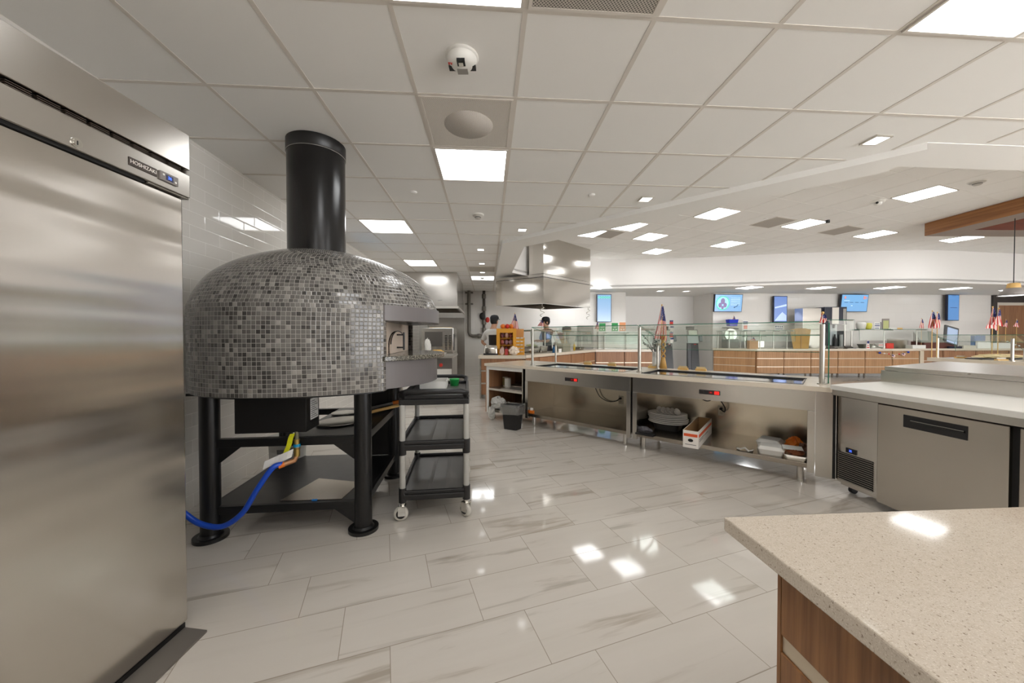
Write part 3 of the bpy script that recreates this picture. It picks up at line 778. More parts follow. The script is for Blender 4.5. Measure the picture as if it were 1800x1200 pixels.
# ================================================================== UTILITY CART
ct = thing('utility_cart', 'black three-shelf utility cart with pale grey posts beside the oven', 'cart', (-.60, 2.955, 0), math.radians(7.3))
cw, cl = .245, .415
def tray(z0, z1, lip=.028):
    m = M().box(-cw, cw, -cl, cl, z0, z1 - lip)
    m.box(-cw, -cw + .022, -cl, cl, z1 - lip, z1).box(cw - .022, cw, -cl, cl, z1 - lip, z1).box(-cw + .022, cw - .022, -cl, -cl + .022, z1 - lip, z1).box(-cw + .022, cw - .022, cl - .022, cl, z1 - lip, z1)
    return m
CARTB = PM('cart_black', (27, 26, 27), .4)
ribm = PM('scuffed_rib', (110, 107, 104), .5)
for i, (z0, z1) in enumerate(((.145, .215), (.495, .565), (.815, .885))):
    s = part(ct, 'shelf', tray(z0, z1), CARTB, .008)
    part(s, 'shelf_liner', M().box(-cw + .03, cw - .03, -cl + .03, cl - .03, z1 - .028, z1 - .0265), PM('scuffed_black', (84, 81, 79), .33))
    if i < 2: part(s, 'rib', M().box(-.055, -.03, -cl + .05, cl - .05, z1 - .0265, z1 - .023), ribm); part(s, 'rib', M().box(.07, .095, -cl + .05, cl - .05, z1 - .0265, z1 - .023), ribm)
for sy in (-1, 1):
    hy = sy * cl
    part(ct, 'push_handle', M().tube([(-cw + .03, hy - sy * .02, .87), (-cw + .02, hy + sy * .03, .905), (-cw + .06, hy + sy * .055, .918), (cw - .06, hy + sy * .055, .918), (cw - .02, hy + sy * .03, .905), (cw - .03, hy - sy * .02, .87)], .019, 12), CARTB)
for sx in (-1, 1):
    for sy in (-1, 1):
        x, y = sx * (cw - .022), sy * (cl - .022)
        part(ct, 'post', M().cyl((x, y, .14), (x, y, .83), .0205, n=18), POST)
        for z in (.52, .185): part(ct, 'socket', M().cyl((x, y, z - .055), (x, y, z + .045), .027, n=18), CARTB)
        CR_ = Matrix.Rotation(math.radians(68 + 25 * sx * sy), 3, 'Z'); cx_, cy_ = x, y; x = y = 0.0
        fk = part(ct, 'caster', M().cyl((x, y, .095), (x, y, .145), .016, n=12).box(x - .026, x - .02, y - .02, y + .03, .04, .105).box(x + .02, x + .026, y - .02, y + .03, .04, .105).box(x - .026, x + .026, y - .022, y + .03, .10, .108).xf(CR_, (cx_, cy_, 0)), CHROME)
        part(fk, 'wheel', M().lathe([(.018, -.016), (.04, -.016), (.05, -.010), (.05, .010), (.04, .016), (.018, .016)], n=28).xf(Matrix.Rotation(PI / 2, 3, 'Y'), (x, y + .012, .05)).xf(CR_, (cx_, cy_, 0)), PM('wheel_rubber', (206, 202, 192), .5))
        part(fk, 'hub', M().cyl((x - .018, y + .012, .05), (x + .018, y + .012, .05), .032, n=18).xf(CR_, (cx_, cy_, 0)), BLKPL)
CM = Matrix.Translation((-.60, 2.955, 0)) @ Matrix.Rotation(math.radians(7.3), 4, 'Z')
solo('lidded_tub', 'small green lidded tub on top of the utility cart', 'tub', M().lathe([(.0001, 0), (.036, 0), (.042, .05), (.044, .05), (.044, .062), (.0001, .064)], n=20), GREEN, CM @ Vector((.12, .26, .8585)))
t = thing('storage_crate', 'low white plastic crate with slotted sides on the utility cart', 'crate', CM @ Vector((-.05, .20, .8585)), math.radians(7.3))
m = M().box(-.11, .11, -.14, .14, 0, .006)
for k in range(9):
    y = -.14 + .034 * k
    for x in (-.11, .104): m.box(x, x + .006, y, y + .012, .006, .05)
m.box(-.11, -.104, -.14, .14, .05, .062).box(.104, .11, -.14, .14, .05, .062).box(-.11, .11, -.14, -.134, .006, .062).box(-.11, .11, .134, .14, .006, .062)
part(t, 'crate_body', m, WHITEPL)

# ================================================================== SERVING LINE (local x along its front, y away from us)
SO, SR = Vector((1.36, 4.14, 0)), math.radians(-41.2)
SM = Matrix.Translation(SO) @ Matrix.Rotation(SR, 4, 'Z')
def sp(x, y, z): return SM @ Vector((x, y, z))
WY0, WY1 = .12, .66
GASK = PM('gasket_black', (24, 24, 25), .4)
wt = M()
xs_ = [(-2.39, -1.45), (-.15, .08), (1.53, 1.72)]
for a, b in xs_: wt.box(a, b, 0, .98, .83, .87)
for a, b in ((-1.45, -.15), (.08, 1.53)): wt.box(a, b, 0, WY0, .83, .87).box(a, b, WY1, .98, .83, .87)
solo('worktop', 'long pale stone worktop of the diagonal serving line, with two cold wells', 'worktop', wt, SLAB, SO, SR)

def unit(label, x0, x1, wx0, wx1, cx):
    L = x1 - x0
    t = thing('serving_unit', label, 'serving counter', sp(x0, 0, 0), SR, 'stainless serving units')
    part(t, 'apron', M().box(.0, L, .03, .05, .655, .828), STEEL, .002)
    for s, a in ((0, 0), (1, L - .05)):
        part(t, 'upright', M().box(a, a + .05, .025, .075, .12, .655), STEELV, .002)
        part(t, 'side_panel', M().box(a + (.004 if not s else .034), a + (.016 if not s else .046), .075, .72, .155, .828), STEELV)
    part(t, 'back_panel', M().box(.0, L, .72, .735, .155, .828), steel('inner_steel', (196, 186, 168), .24, 'z') if 'inner_steel' not in bpy.data.materials else bpy.data.materials['inner_steel'], 0)
    part(t, 'bottom_shelf', M().box(.0, L, .03, .72, .152, .195), DULLST, .003)
    for a in (.10, L - .10):
        for b in (.11, .62):
            lg = part(t, 'leg', M().cyl((a, b, .03), (a, b, .152), .024, n=18), STEELV); part(lg, 'foot', M().cyl((a, b, 0), (a, b, .032), .019, .024, n=16), CHROME)
    a, b = wx0 - x0, wx1 - x0
    w_ = M()
    w_.box(a, b, WY0, WY1, .858, .863)
    w_.box(a, a + .008, WY0, WY1, .863, .872).box(b - .008, b, WY0, WY1, .863, .872).box(a, b, WY0, WY0 + .008, .863, .872).box(a, b, WY1 - .008, WY1, .863, .872)
    cwl = part(t, 'cold_well', w_, PM('well_steel', (206, 204, 200), .09, 1.0))
    g = M().box(a - .010, b + .010, WY1 - .014, WY1 + .008, .8635, .878).box(a, b, WY0 - .006, WY0, .8705, .8735).box(a - .008, a + .012, WY0, WY1 - .014, .8635, .876).box(b, b + .006, WY0, WY1, .8705, .8735)
    part(cwl, 'gasket', g, GASK)
    c = cx - x0
    cp_ = part(t, 'control_panel', M().box(c - .095, c + .095, .024, .03, .712, .756), BLKPL, .002)
    part(cp_, 'display', M().box(c - .005, c + .035, .0225, .0242, .722, .746), PM('display_maroon', (96, 20, 18), .3))
    part(cp_, 'switch', M().box(c + .045, c + .088, .021, .0242, .718, .750), LEDR)
    part(cp_, 'knob', M().cyl((c - .06, .024, .734), (c - .06, .016, .734), .012, n=14), BLKPL)
    text_part(cp_, 'digits', '41', .02, LEDR, face_matrix((c + .015, .0222, .734), (1, 0, 0), (0, 0, 1)))
    return t
u1 = unit('left stainless serving unit with empty open shelf below its cold well', -1.58, -.012, -1.45, -.15, -.81)
u2 = unit('right stainless serving unit with plates and boxes on its open shelf', .012, 1.62, .08, 1.53, .805)
INN = bpy.data.materials['inner_steel']
# open shelf cabinet at the left end
t = thing('shelf_cabinet', 'narrow open shelf cabinet at the left end of the serving line', 'cabinet', sp(-2.39, 0, 0), SR)
part(t, 'side_panel', M().box(0, .02, .03, .74, .10, .828), OAK2, 0, 'wood end panel'); part(t, 'side_panel', M().box(.75, .765, .03, .72, .10, .828), STEELV)
part(t, 'front_frame', M().box(.02, .055, .028, .05, .10, .828).box(.055, .75, .028, .05, .775, .828), WHITEPL)
part(t, 'back_panel', M().box(.02, .765, .72, .735, .10, .828), INN)
part(t, 'shelf', M().box(.03, .75, .035, .72, .455, .485), ALU); part(t, 'shelf', M().box(.03, .75, .035, .72, .12, .15), ALU)
for a in (.1, .66):
    for b in (.12, .62): part(t, 'leg', M().cyl((a, b, 0), (a, b, .12), .022, n=14), STEELV)
def ss(name, label, cat, m, mat, x, y, z, rz=0.0, group=None, bev=0.0):
    return solo(name, label, cat, m, mat, sp(x, y, z), SR + rz, group, bev)
def can(label, x, y, z, r, h, c):
    t = thing('tin_can', label, 'can', sp(x, y, z), SR, 'tin cans on the upper shelf')
    part(t, 'can_body', M().lathe([(.0001, 0), (r, 0), (r, .006), (r * .97, .012), (r * .97, h - .012), (r, h - .006), (r, h), (.0001, h)], n=20), ALU); part(t, 'paper_label', M().lathe([(r * .985, .015), (r * .985, h - .015)], n=20), c)
can('white labelled tin can on the upper shelf of the open cabinet', -2.16, .30, .485, .052, .15, PAPER)
can('olive tin can left of the white can on the cabinet shelf', -2.27, .36, .485, .045, .15, PM('olive_label', (120, 112, 70), .6))
ss('baking_tray', 'flat pale baking tray on the upper shelf of the open cabinet', 'tray', M().prism([(-.2, -.13), (.2, -.15), (.2, .15), (-.2, .15)], 0, .008).box(-.2, .2, .14, .15, .008, .02), PM('tray_pale', (190, 184, 176), .35, .6), -1.92, .22, .485, .1)
ss('red_tub', 'small red tub at the right of the cabinet shelf', 'tub', M().lathe([(.0001, 0), (.048, 0), (.055, .10), (.0001, .105)], n=18), PM('coral_red', (214, 70, 72), .5), -1.70, .20, .4935)
ss('serving_pan', 'black serving pan with lid leaning on the cabinet bottom shelf', 'pan', M().prism([(-.2, -.12), (.2, -.12), (.22, .12), (-.22, .12)], 0, .05).prism([(-.22, -.13), (.22, -.13), (.24, .13), (-.24, .13)], .05, .058), BLKPL, -1.94, .42, .15, .25)
def crumple(r, sx, sy, sz, seed, nu=16, nv=10):
    rnd = random.Random(seed); m = M().ball((0, 0, sz), (sx, sy, sz), nu, nv)
    m.v = [(x * (1 + rnd.uniform(-.22, .22)), y * (1 + rnd.uniform(-.22, .22)), max(0, z * (1 + rnd.uniform(-.18, .18)))) for x, y, z in m.v]
    m.sm = [False] * len(m.sm); return m
FILM = PM('plastic_film', (206, 204, 198), .25)
ss('plastic_bag', 'crumpled white plastic bag on the cabinet bottom shelf left of the bin', 'bag', crumple(1, .13, .10, .09, 4), FILM, -2.20, .12, .15)
ss('plastic_bag', 'white plastic bag hanging down over the front of the cabinet bottom shelf', 'bag', crumple(1, .07, .035, .10, 5), FILM, -2.22, -.012, .002)
# waste bin
t = thing('waste_bin', 'small black waste bin with a clear liner in front of the serving line', 'waste bin', sp(-1.63, -.19, 0), SR + .2)
bm_ = M()
def rrect(a, b, r, n=4): return [(sx * (a - r) + r * math.cos(th), sy * (b - r) + r * math.sin(th)) for (sx, sy, t0) in ((1, 1, 0), (-1, 1, PI / 2), (-1, -1, PI), (1, -1, 1.5 * PI)) for th in [t0 + PI / 2 * k / n for k in range(n + 1)]]
def loft(m, rings, mi=0, close0=True, close1=True):
    n = len(rings[0][0]); vs = [(x, y, z) for ring, z in rings for x, y in ring]
    fs = [(j * n + i, j * n + (i + 1) % n, (j + 1) * n + (i + 1) % n, (j + 1) * n + i) for j in range(len(rings) - 1) for i in range(n)]
    m.add(vs, fs, mi, True)
    if close0: m.add(rings and [(x, y, rings[0][1]) for x, y in rings[0][0]], [tuple(range(n - 1, -1, -1))], mi)
    if close1: m.add([(x, y, rings[-1][1]) for x, y in rings[-1][0]], [tuple(range(n))], mi)
    return m
loft(bm_, [(rrect(.105, .08, .03), 0), (rrect(.135, .10, .035), .31), (rrect(.143, .108, .035), .315), (rrect(.143, .108, .035), .33), (rrect(.128, .095, .03), .33), (rrect(.10, .075, .03), .02)], close1=True)
part(t, 'bin_body', bm_, BLKPL)
ln = M(); rg = random.Random(3); rings = []
for z, k in ((.345, .84), (.348, .98), (.34, 1.06), (.30, 1.07), (.25, 1.05), (.215, 1.02)):
    rings.append(([(x * k + rg.uniform(-.009, .009), y * k + rg.uniform(-.009, .009)) for x, y in rrect(.143, .108, .035)], z + .0))
loft(ln, rings, close0=False, close1=False); ln.v = [(x, y, z + rg.uniform(-.012, .012)) for x, y, z in ln.v]; ln.sm = [False] * len(ln.sm)
def film():
    k = NTW('liner_film'); t_ = k.t; t_.nodes.remove(k.p); out = [n for n in t_.nodes if n.type == 'OUTPUT_MATERIAL'][0]
    tr = k.n('ShaderNodeBsdfTransparent', {0: (.85, .85, .84, 1)}); gl = k.n('ShaderNodeBsdfGlossy', {0: (.8, .8, .78, 1), 1: .25}); df = k.n('ShaderNodeBsdfDiffuse', {0: (.5, .5, .48, 1)})
    a = k.n('ShaderNodeMixShader', {0: .5, 1: gl.outputs[0], 2: df.outputs[0]}); b = k.n('ShaderNodeMixShader', {0: .38, 1: tr.outputs[0], 2: a.outputs[0]})
    t_.links.new(b.outputs[0], out.inputs[0]); return k.m
part(t, 'liner', ln, film())
t = thing('sponge_pack', 'little orange and white pack on the left end of the serving shelf', 'pack', sp(-1.49, .07, .195), SR)
part(t, 'pack_body', M().box(-.035, .035, -.02, .02, 0, .04), ORANGE, .006); part(t, 'wrapper', M().box(-.028, .02, -.012, .014, .04, .075), PAPER, .006)

# outlets and cords on the back panels
def outlet(label, x, z):
    t = thing('power_outlet', label, 'outlet', sp(x, .72, z), SR, 'outlets inside the serving units')
    part(t, 'cover_plate', M().box(-.036, .036, -.007, -.001, -.058, .058), PM('outlet_ivory', (206, 196, 176), .4), .002)
    for zz in (-.024, .024): part(t, 'socket', M().cyl((0, -.0072, zz), (0, -.009, zz), .017, n=16), PM('socket_ivory', (188, 178, 158), .4))
    part(t, 'plug', M().cyl((-.004, -.009, .024), (-.004, -.045, .024), .016, .012, n=12), BLKPL)
outlet('duplex outlet with black plug inside the left serving unit', -.44, .42)
outlet('duplex outlet with black plug inside the right serving unit', .78, .44)
def cord(u, pts): part(u, 'power_cord', M().tube(smooth([tuple(u.matrix_basis.inverted() @ Vector(p)) for p in pts], 6), .006, 8), BLACK)
cord(u1, [sp(-.80, .60, .66), sp(-.80, .66, .56), sp(-.74, .68, .44), sp(-.62, .69, .385), sp(-.51, .68, .40), sp(-.444, .674, .444)])
cord(u1, [sp(-.70, .55, .66), sp(-.66, .58, .60), sp(-.60, .6, .575), sp(-.565, .6, .61), sp(-.58, .58, .66)])
cord(u2, [sp(.70, .50, .66), sp(.78, .56, .60), sp(.83, .62, .50), sp(.82, .66, .44), sp(.776, .672, .464)])
cord(u2, [sp(.60, .48, .66), sp(.60, .52, .60), sp(.66, .55, .56), sp(.715, .54, .59), sp(.70, .5, .66)])

# things on the right unit's shelf
ss('black_tub', 'black tub under the stack of oval platters', 'tub', loft(M(), [(rrect(.13, .11, .05), 0), (rrect(.15, .13, .05), .075)]), BLKPL, .27, .46, .195)
PR = [(.0001, 0), (.10, 0), (.15, .008), (.205, .014), (.206, .017), (.15, .013), (.1, .005), (.0001, .005)]
def plate(i, z, dx, dy):
    return ss('platter', ['lowest', 'second', 'third', 'fourth', 'fifth', 'top'][i] + ' white oval platter of the stack on the serving shelf', 'plate', M().lathe(PR, n=40, sx=1.08, sy=.92), PLATE, .27 + dx, .46 + dy, z, group='stack of white platters')
for i in range(6): plate(i, .2705 + .0195 * i, random.uniform(-.012, .012), random.uniform(-.01, .01))
for i in range(5):
    ss('glass_bowl', ['leftmost', 'second', 'middle', 'fourth', 'rightmost'][i] + ' of five small glass bowls lying on the platter stack', 'bowl', M().lathe([(.0001, 0), (.03, .002), (.042, .04), (.039, .04), (.028, .006), (.0001, .005)], n=18).xf(Matrix.Rotation(.95, 3, 'Y') @ Matrix.Rotation(.4, 3, 'X')), PM('bowl_glass', (196, 190, 180), .12), .155 + .05 * i, .44, .398, group='small bowls on the platters')
ss('rag', 'folded grey rag on the shelf in front of the platters', 'rag', crumple(1, .085, .05, .032, 9), PM('rag_grey', (92, 90, 94), .9), .12, .10, .195)
ss('glove_box', 'flat black box under the grey rag', 'box', M().box(-.1, .1, -.04, .04, 0, .02), BLKPL, .17, .005, .195)
# long cardboard box
t = thing('cardboard_box', 'long open white and orange cardboard box sticking out of the serving shelf', 'box', sp(.685, -.17, .195), SR + .06)
bw_, bl_, bh_ = .07, .74, .17
part(t, 'carton', M().box(-bw_, -bw_ + .004, 0, bl_, 0, bh_).box(bw_ - .004, bw_, 0, bl_, 0, bh_).box(-bw_ + .004, bw_ - .004, 0, .004, 0, bh_).box(-bw_ + .004, bw_ - .004, bl_ - .004, bl_, 0, bh_).box(-bw_ + .004, bw_ - .004, .004, bl_ - .004, 0, .004), PM('carton_white', (232, 226, 218), .7))
part(t, 'lining', M().box(-bw_ + .004, -bw_ + .0055, .004, bl_ - .004, .004, bh_ - .001).box(bw_ - .0055, bw_ - .004, .004, bl_ - .004, .004, bh_ - .001).box(-bw_ + .006, bw_ - .006, bl_ - .0055, bl_ - .004, .004, bh_ - .001), CARD)
OR2 = PM('print_orange', (226, 92, 48), .6)
st = part(t, 'printed_band', M().box(bw_, bw_ + .0012, .02, bl_ - .03, .105, .135).box(-bw_ + .008, bw_ - .008, -.0012, 0, .112, .14), OR2)
part(t, 'printed_text', M().box(bw_, bw_ + .0012, .05, .28, .075, .082).box(bw_, bw_ + .0012, .05, .24, .058, .064).box(bw_, bw_ + .0012, .32, .5, .07, .076).box(-.05, .05, -.0012, 0, .03, .036), PM('print_grey', (120, 118, 116), .7))
part(t, 'hand_hole', M().lathe([(.0001, 0), (.016, 0), (.016, .001)], n=18, sx=1.5).xf(Matrix.Rotation(PI / 2, 3, 'X'), (0, -.0003, .075)), DARK)
ss('paper_scrap', 'crumpled white paper strip on the shelf in front of the takeout boxes', 'paper', M().add([(x * .035, (-1) ** i * .02 + s * .025, .004 + .008 * (i % 3)) for i, x in enumerate(range(-2, 3)) for s in (-1, 1)], [(2 * i, 2 * i + 1, 2 * i + 3, 2 * i + 2) for i in range(4)]).add([(x * .035, (-1) ** i * .02 + s * .025, .0015 + .008 * (i % 3)) for i, x in enumerate(range(-2, 3)) for s in (-1, 1)], [(2 * i + 2, 2 * i + 3, 2 * i + 1, 2 * i) for i in range(4)]), PAPER, 1.10, .10, .195)
def foam(label, x, y, z, rz, sx, sy, h):
    t = thing('takeout_box', label, 'takeout box', sp(x, y, z), SR + rz, 'white takeout boxes on the serving shelf')
    part(t, 'tray', loft(M(), [(rrect(sx * .86, sy * .86, .015), 0), (rrect(sx, sy, .02), h * .6)]), WHITEPL)
    part(t, 'lid', loft(M(), [(rrect(sx * 1.02, sy * 1.02, .02), h * .6), (rrect(sx * 1.02, sy * 1.02, .02), h * .66), (rrect(sx * .8, sy * .8, .02), h)]), PAPER)
foam('white foam takeout box nearest the shelf edge, right unit', 1.30, .17, .195, .1, .10, .09, .075)
foam('white takeout box at the back right of the serving shelf', 1.27, .42, .195, -.1, .10, .10, .08)
t = thing('foil_tray', 'foil tray of brown food at the right end of the serving shelf', 'food tray', sp(1.49, .15, .195), SR)
part(t, 'tray', loft(M(), [(rrect(.07, .10, .02), 0), (rrect(.085, .115, .02), .045), (rrect(.08, .11, .02), .045), (rrect(.07, .10, .02), .03)]), ALU); part(t, 'food', crumple(1, .06, .085, .018, 12).xf(None, (0, 0, .03)), PM('food_brown', (120, 66, 34), .6))
part(t, 'cover_sheet', M().cbox((-.03, .05, .075), (.15, .10, .003), 0, .2, 0, .12), PAPER)
ss('snack_bag', 'orange snack bag behind the foil tray', 'bag', crumple(1, .07, .05, .06, 15), ORANGE, 1.46, .42, .195)
ss('snack_bag', 'brown and black snack bag beside the orange bag', 'bag', crumple(1, .05, .04, .05, 16), PM('bag_brown', (92, 56, 34), .4), 1.56 - .02, .33, .195)

# wooden card holders along the rear of the worktop
for px, py, s in ((1025, 638, 'leftmost wooden card holder on the serving line rear edge'), (1068, 640.5, 'second wooden card holder, behind the left cold well'), (1140, 645, 'wooden card holder right behind the middle guard post'),
                  (1197, 647.5, 'fourth wooden card holder, in front of the left kiosk'), (1232, 648.5, 'rightmost wooden card holder, in front of the right kiosk')):
    q = onz(px, py + 3, .87); l = SM.inverted() @ q
    t = thing('card_holder', s, 'card holder', sp(l.x, .90, .87), SR, 'wooden card holders on the serving line')
    part(t, 'block', M().box(-.06, .06, -.02, .02, 0, .026), PINE, .002); part(t, 'card', M().cbox((0, .0, .034), (.105, .0015, .03), rx=.3), PM('card_cream', (236, 216, 172), .7))

# sneeze guard
sg = thing('sneeze_guard', 'glass sneeze guard on steel posts along the diagonal serving line', 'sneeze guard', SO, SR)
POSTM = PM('satin_post', (186, 182, 174), .3, .9)
for x in (-1.62, 0.0, 1.66):
    p_ = part(sg, 'post', M().cyl((x, .25, .878), (x, .25, 1.405), .019, n=20), POSTM); part(p_, 'flange', M().cyl((x, .25, .870), (x, .25, .879), .034, n=24), POSTM)
    part(p_, 'arm', M().box(x - .012, x + .012, .25, .74, 1.372, 1.396), POSTM, .003)
    p_ = part(sg, 'rear_post', M().cyl((x, .86, .878), (x, .86, 1.20), .015, n=18), POSTM); part(p_, 'flange', M().cyl((x, .86, .870), (x, .86, .879), .032, n=20), POSTM)
    part(p_, 'clamp', M().cbox((x, .86, 1.19), (.04, .05, .03)), POSTM, .003)
def pane(par, name, a, b, x0, x1, th=.008):
    """glass sheet between the lines (y,z)=a and b, from x0 to x1; edges show green"""
    a, b = Vector((0, *a)), Vector((0, *b)); d = (b - a).normalized(); n = Vector((0, -d.z, d.y)) * th / 2
    vs = []
    for x in (x0, x1):
        for q in (a - n, a + n, b + n, b - n): vs.append(Vector((x, 0, 0)) + q)
    m = M().add(vs, [(1, 2, 6, 5), (3, 0, 4, 7)], 0).add(vs, [(0, 1, 5, 4), (2, 3, 7, 6), (3, 2, 1, 0), (4, 5, 6, 7)], 1)
    return part(par, name, m, [GLASS, TEAL])
for x0, x1 in ((-1.60, -.012), (.012, 1.64)):
    pane(sg, 'top_pane', (.20, 1.428), (.74, 1.312), x0, x1); pane(sg, 'front_pane', (.755, 1.305), (.87, 1.13), x0, x1)
ep = M().box(1.70, 1.708, .30, .84, .874, 1.42)
ep.mi = [1, 1, 1, 0, 1, 0]; part(sg, 'end_pane', ep, [GLASS, TEAL])

# corner filler between serving line and prep refrigerator
solo('corner_filler', 'narrow stainless filler panel at the bend between serving line and prep refrigerator', 'panel', M().box(1.625, 1.735, .028, .05, .10, .828).box(1.735, 1.755, .05, .07, .10, .828, 1), [STEELV, DARK], SO, SR)

# ================================================================== PREP REFRIGERATOR
PO, PRZ = (2.71, 3.03, 0), math.radians(-86.2)
pf = thing('prep_refrigerator', 'stainless prep refrigerator with white cutting board and raised lid, right', 'prep refrigerator', PO, PRZ)
part(pf, 'body', M().box(.012, 2.1, .05, .78, .06, .80), STEELV)
part(pf, 'compressor_panel', M().box(.012, .326, .012, .05, .09, .80), STEEL, .003)
gr = part(pf, 'grille_recess', M().box(.03, .30, .0105, .0125, .115, .345), DARK)
for k in range(14): 
    z = .12 + .0165 * k
    part(pf, 'grille_slat', M().cbox((.165, .008, z), (.27, .014, .003), rx=-.6), PM('slat_grey', (176, 168, 156), .35, .8))
dp = part(pf, 'controller', M().box(.09, .175, .006, .012, .353, .393), BLKPL, .002)
part(dp, 'display', M().box(.112, .15, .0045, .0062, .36, .387), PM('display_dark', (20, 26, 70), .3)); text_part(dp, 'digits', '35', .024, LEDB, face_matrix((.131, .0043, .3735), (1, 0, 0), (0, 0, 1)))
def pdoor(x0, x1):
    d = part(pf, 'door', M().box(x0, x1, 0, .045, .06, .795), steel('prep_door', (190, 183, 173), .2) if 'prep_door' not in bpy.data.materials else bpy.data.materials['prep_door'], .004)
    a, b = x0 + .17, x1 - .175
    part(d, 'handle_recess', M().box(a, b, -.003, .003, .665, .752), BLKPL, .002); part(d, 'handle_grip', M().tube([(a + .05, -.004, .715), (b - .012, -.004, .715)], .008, 8), BLACK)
    part(d, 'handle_glint', M().tube([(a + .05, -.0115, .719), (b - .012, -.0115, .719)], .0025, 6), GREYP)
pdoor(.333, 1.02); pdoor(1.058, 1.745)
part(pf, 'door_gap', M().box(1.02, 1.058, .02, .046, .06, .80), DARK)
part(pf, 'gasket_rail', M().box(.0, 2.1, .03, .08, .797, .812), DARK)
part(pf, 'top_rail', M().box(.03, 2.1, -.06, .1, .812, .862), STEEL, .004)
part(pf, 'cutting_board', M().prism([(.05, -.094), (2.1, -.094), (2.1, .56), (-.12, .56), (-.02, .10)], .862, .90), [PM('board_white', (238, 236, 230), .35)], .004)
part(pf, 'pan_rail', M().box(-.13, 2.1, .561, 1.16, .80, 1.0), STEEL, .004)
ld = M().prism([(-.10, .56), (2.1, .56), (2.1, 1.12), (-.10, 1.12)], 1.0, 1.035)
ld.v = [(x, y, z + (y - .56) * .075) for x, y, z in ld.v]
lid = part(pf, 'lid', ld, DULLST if False else STEEL, .004); part(lid, 'lid_handle', M().box(.28, .46, .545, .575, 1.022, 1.032), STEEL, .002)
for a in (.06, .95, 1.9):
    k = part(pf, 'caster', M().box(a - .02, a + .02, .08, .14, .05, .09), ALU); part(k, 'wheel', M().cyl((a - .014, .11, .03), (a + .014, .11, .03), .03, n=18), BLKPL)
part(pf, 'gap_trim', M().box(-.014, .010, .03, .05, .10, .82), DARK)

# ================================================================== FOREGROUND ISLAND
IO, IRZ = (.469, .796, 0), math.radians(3.8)
solo('quartz_worktop', 'speckled beige quartz worktop corner in the right foreground', 'worktop', M().box(0, 2.0, -1.5, 0, .87, .90), QUARTZ, IO, IRZ, bev=.003)
ic = thing('island_cabinet', 'walnut island cabinet with pale metal strip under the quartz worktop', 'cabinet', IO, IRZ)
part(ic, 'carcass', M().box(.045, 1.9, -1.45, -.135, .10, .87), WALNUT)
part(ic, 'drawer_front', M().box(.03, .045, -1.45, -.124, .738, .864), WALNUT, .001); part(ic, 'finger_strip', M().box(.034, .046, -1.45, -.124, .705, .737), PM('strip_champagne', (208, 194, 172), .35, .6))
part(ic, 'drawer_front', M().box(.03, .045, -1.45, -.124, .40, .704), WALNUT, .001); part(ic, 'finger_strip', M().box(.034, .046, -1.45, -.124, .368, .399), PM('strip_champagne', (208, 194, 172), .35, .6)); part(ic, 'drawer_front', M().box(.03, .045, -1.45, -.124, .10, .367), WALNUT, .001)
part(ic, 'end_panel', M().box(.03, 1.9, -.123, -.115, .10, .87), WALNUT)
part(ic, 'plinth', M().box(.09, 1.85, -1.4, -.17, 0, .10), DARK)

# ================================================================== CENTRE HOOD
HN, HL, HR = Vector((.72, 8.30)), Vector((-.40, 9.0)), Vector((2.08, 9.65)); HF = HL + HR - HN
t = thing('exhaust_hood', 'large square stainless exhaust hood hanging beside the soffit, centre', 'exhaust hood', (HN.x, HN.y, 2.05))
def hp_(*ps): return [(p[0] - HN.x, p[1] - HN.y) for p in ps]
m = M()
def hollow(m, poly, z0, z1, inset, mi_in=1):
    c = Vector((sum(p[0] for p in poly) / len(poly), sum(p[1] for p in poly) / len(poly)))
    inn = [tuple(c + (Vector(p) - c) * (1 - inset)) for p in poly]
    n = len(poly)
    m.wall(poly + [poly[0]], z0, z1); m.add([(*p, z1) for p in poly], [tuple(range(n))])
    for i in range(n):
        j = (i + 1) % n; m.quad((*poly[i], z0), (*inn[i], z0), (*inn[j], z0), (*poly[j], z0))
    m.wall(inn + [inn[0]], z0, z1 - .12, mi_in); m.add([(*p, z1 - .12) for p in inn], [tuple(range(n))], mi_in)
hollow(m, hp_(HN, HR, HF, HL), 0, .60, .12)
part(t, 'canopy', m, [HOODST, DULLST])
part(t, 'upper_enclosure', M().prism(hp_((.40, 8.50), HN, HR, (1.60, 9.95)), .684, 1.548), HOODST)
part(t, 'seam_trim', M().prism(hp_(HN + Vector((.0, .012)), HR + Vector((-.012, 0)), HF, HL + Vector((.012, 0))), .60, .612), DARK)
part(t, 'closure_panel', M().prism(hp_(HN, HR, HF, HL), .612, .676), STEEL)

# ================================================================== LEFT COOK LINE
CLR = GRID_A
t = thing('exhaust_hood', 'stainless wall hood over the cook line behind the oven', 'exhaust hood', (-1.27, 8.43, 1.97), CLR)
m = M(); hollow(m, [(-1.45, 0), (0, 0), (0, 2.1), (-1.45, 2.1)], .0, .35, .10)
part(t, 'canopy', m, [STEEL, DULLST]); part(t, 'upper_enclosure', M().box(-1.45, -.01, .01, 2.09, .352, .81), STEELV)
part(t, 'drip_lip', M().box(-1.45, .03, -.03, 0, -.03, .02).box(0, .03, 0, 2.1, -.03, .02), ALU)
part(t, 'latch_plate', M().box(-.45, -.35, -.006, 0, .15, .17), GREYP)
solo('steel_wall_panel', 'tall stainless wall panel on the back wall behind the cook line', 'wall panel', M().box(-1.2, 0, -.02, 0, 0, 1.9), STEELV, (-1.56, bw(-1.56, .004), 0), CLR)
t = thing('cook_counter', 'low steel cook counter behind the oven mouth with a red knob', 'counter', (-1.20, 7.25, 0), CLR)
part(t, 'cabinet', M().box(-1.0, 0, 0, 1.1, .08, .86), STEEL); part(t, 'worktop', M().box(-1.02, .02, -.02, 1.12, .86, .90), ALU)
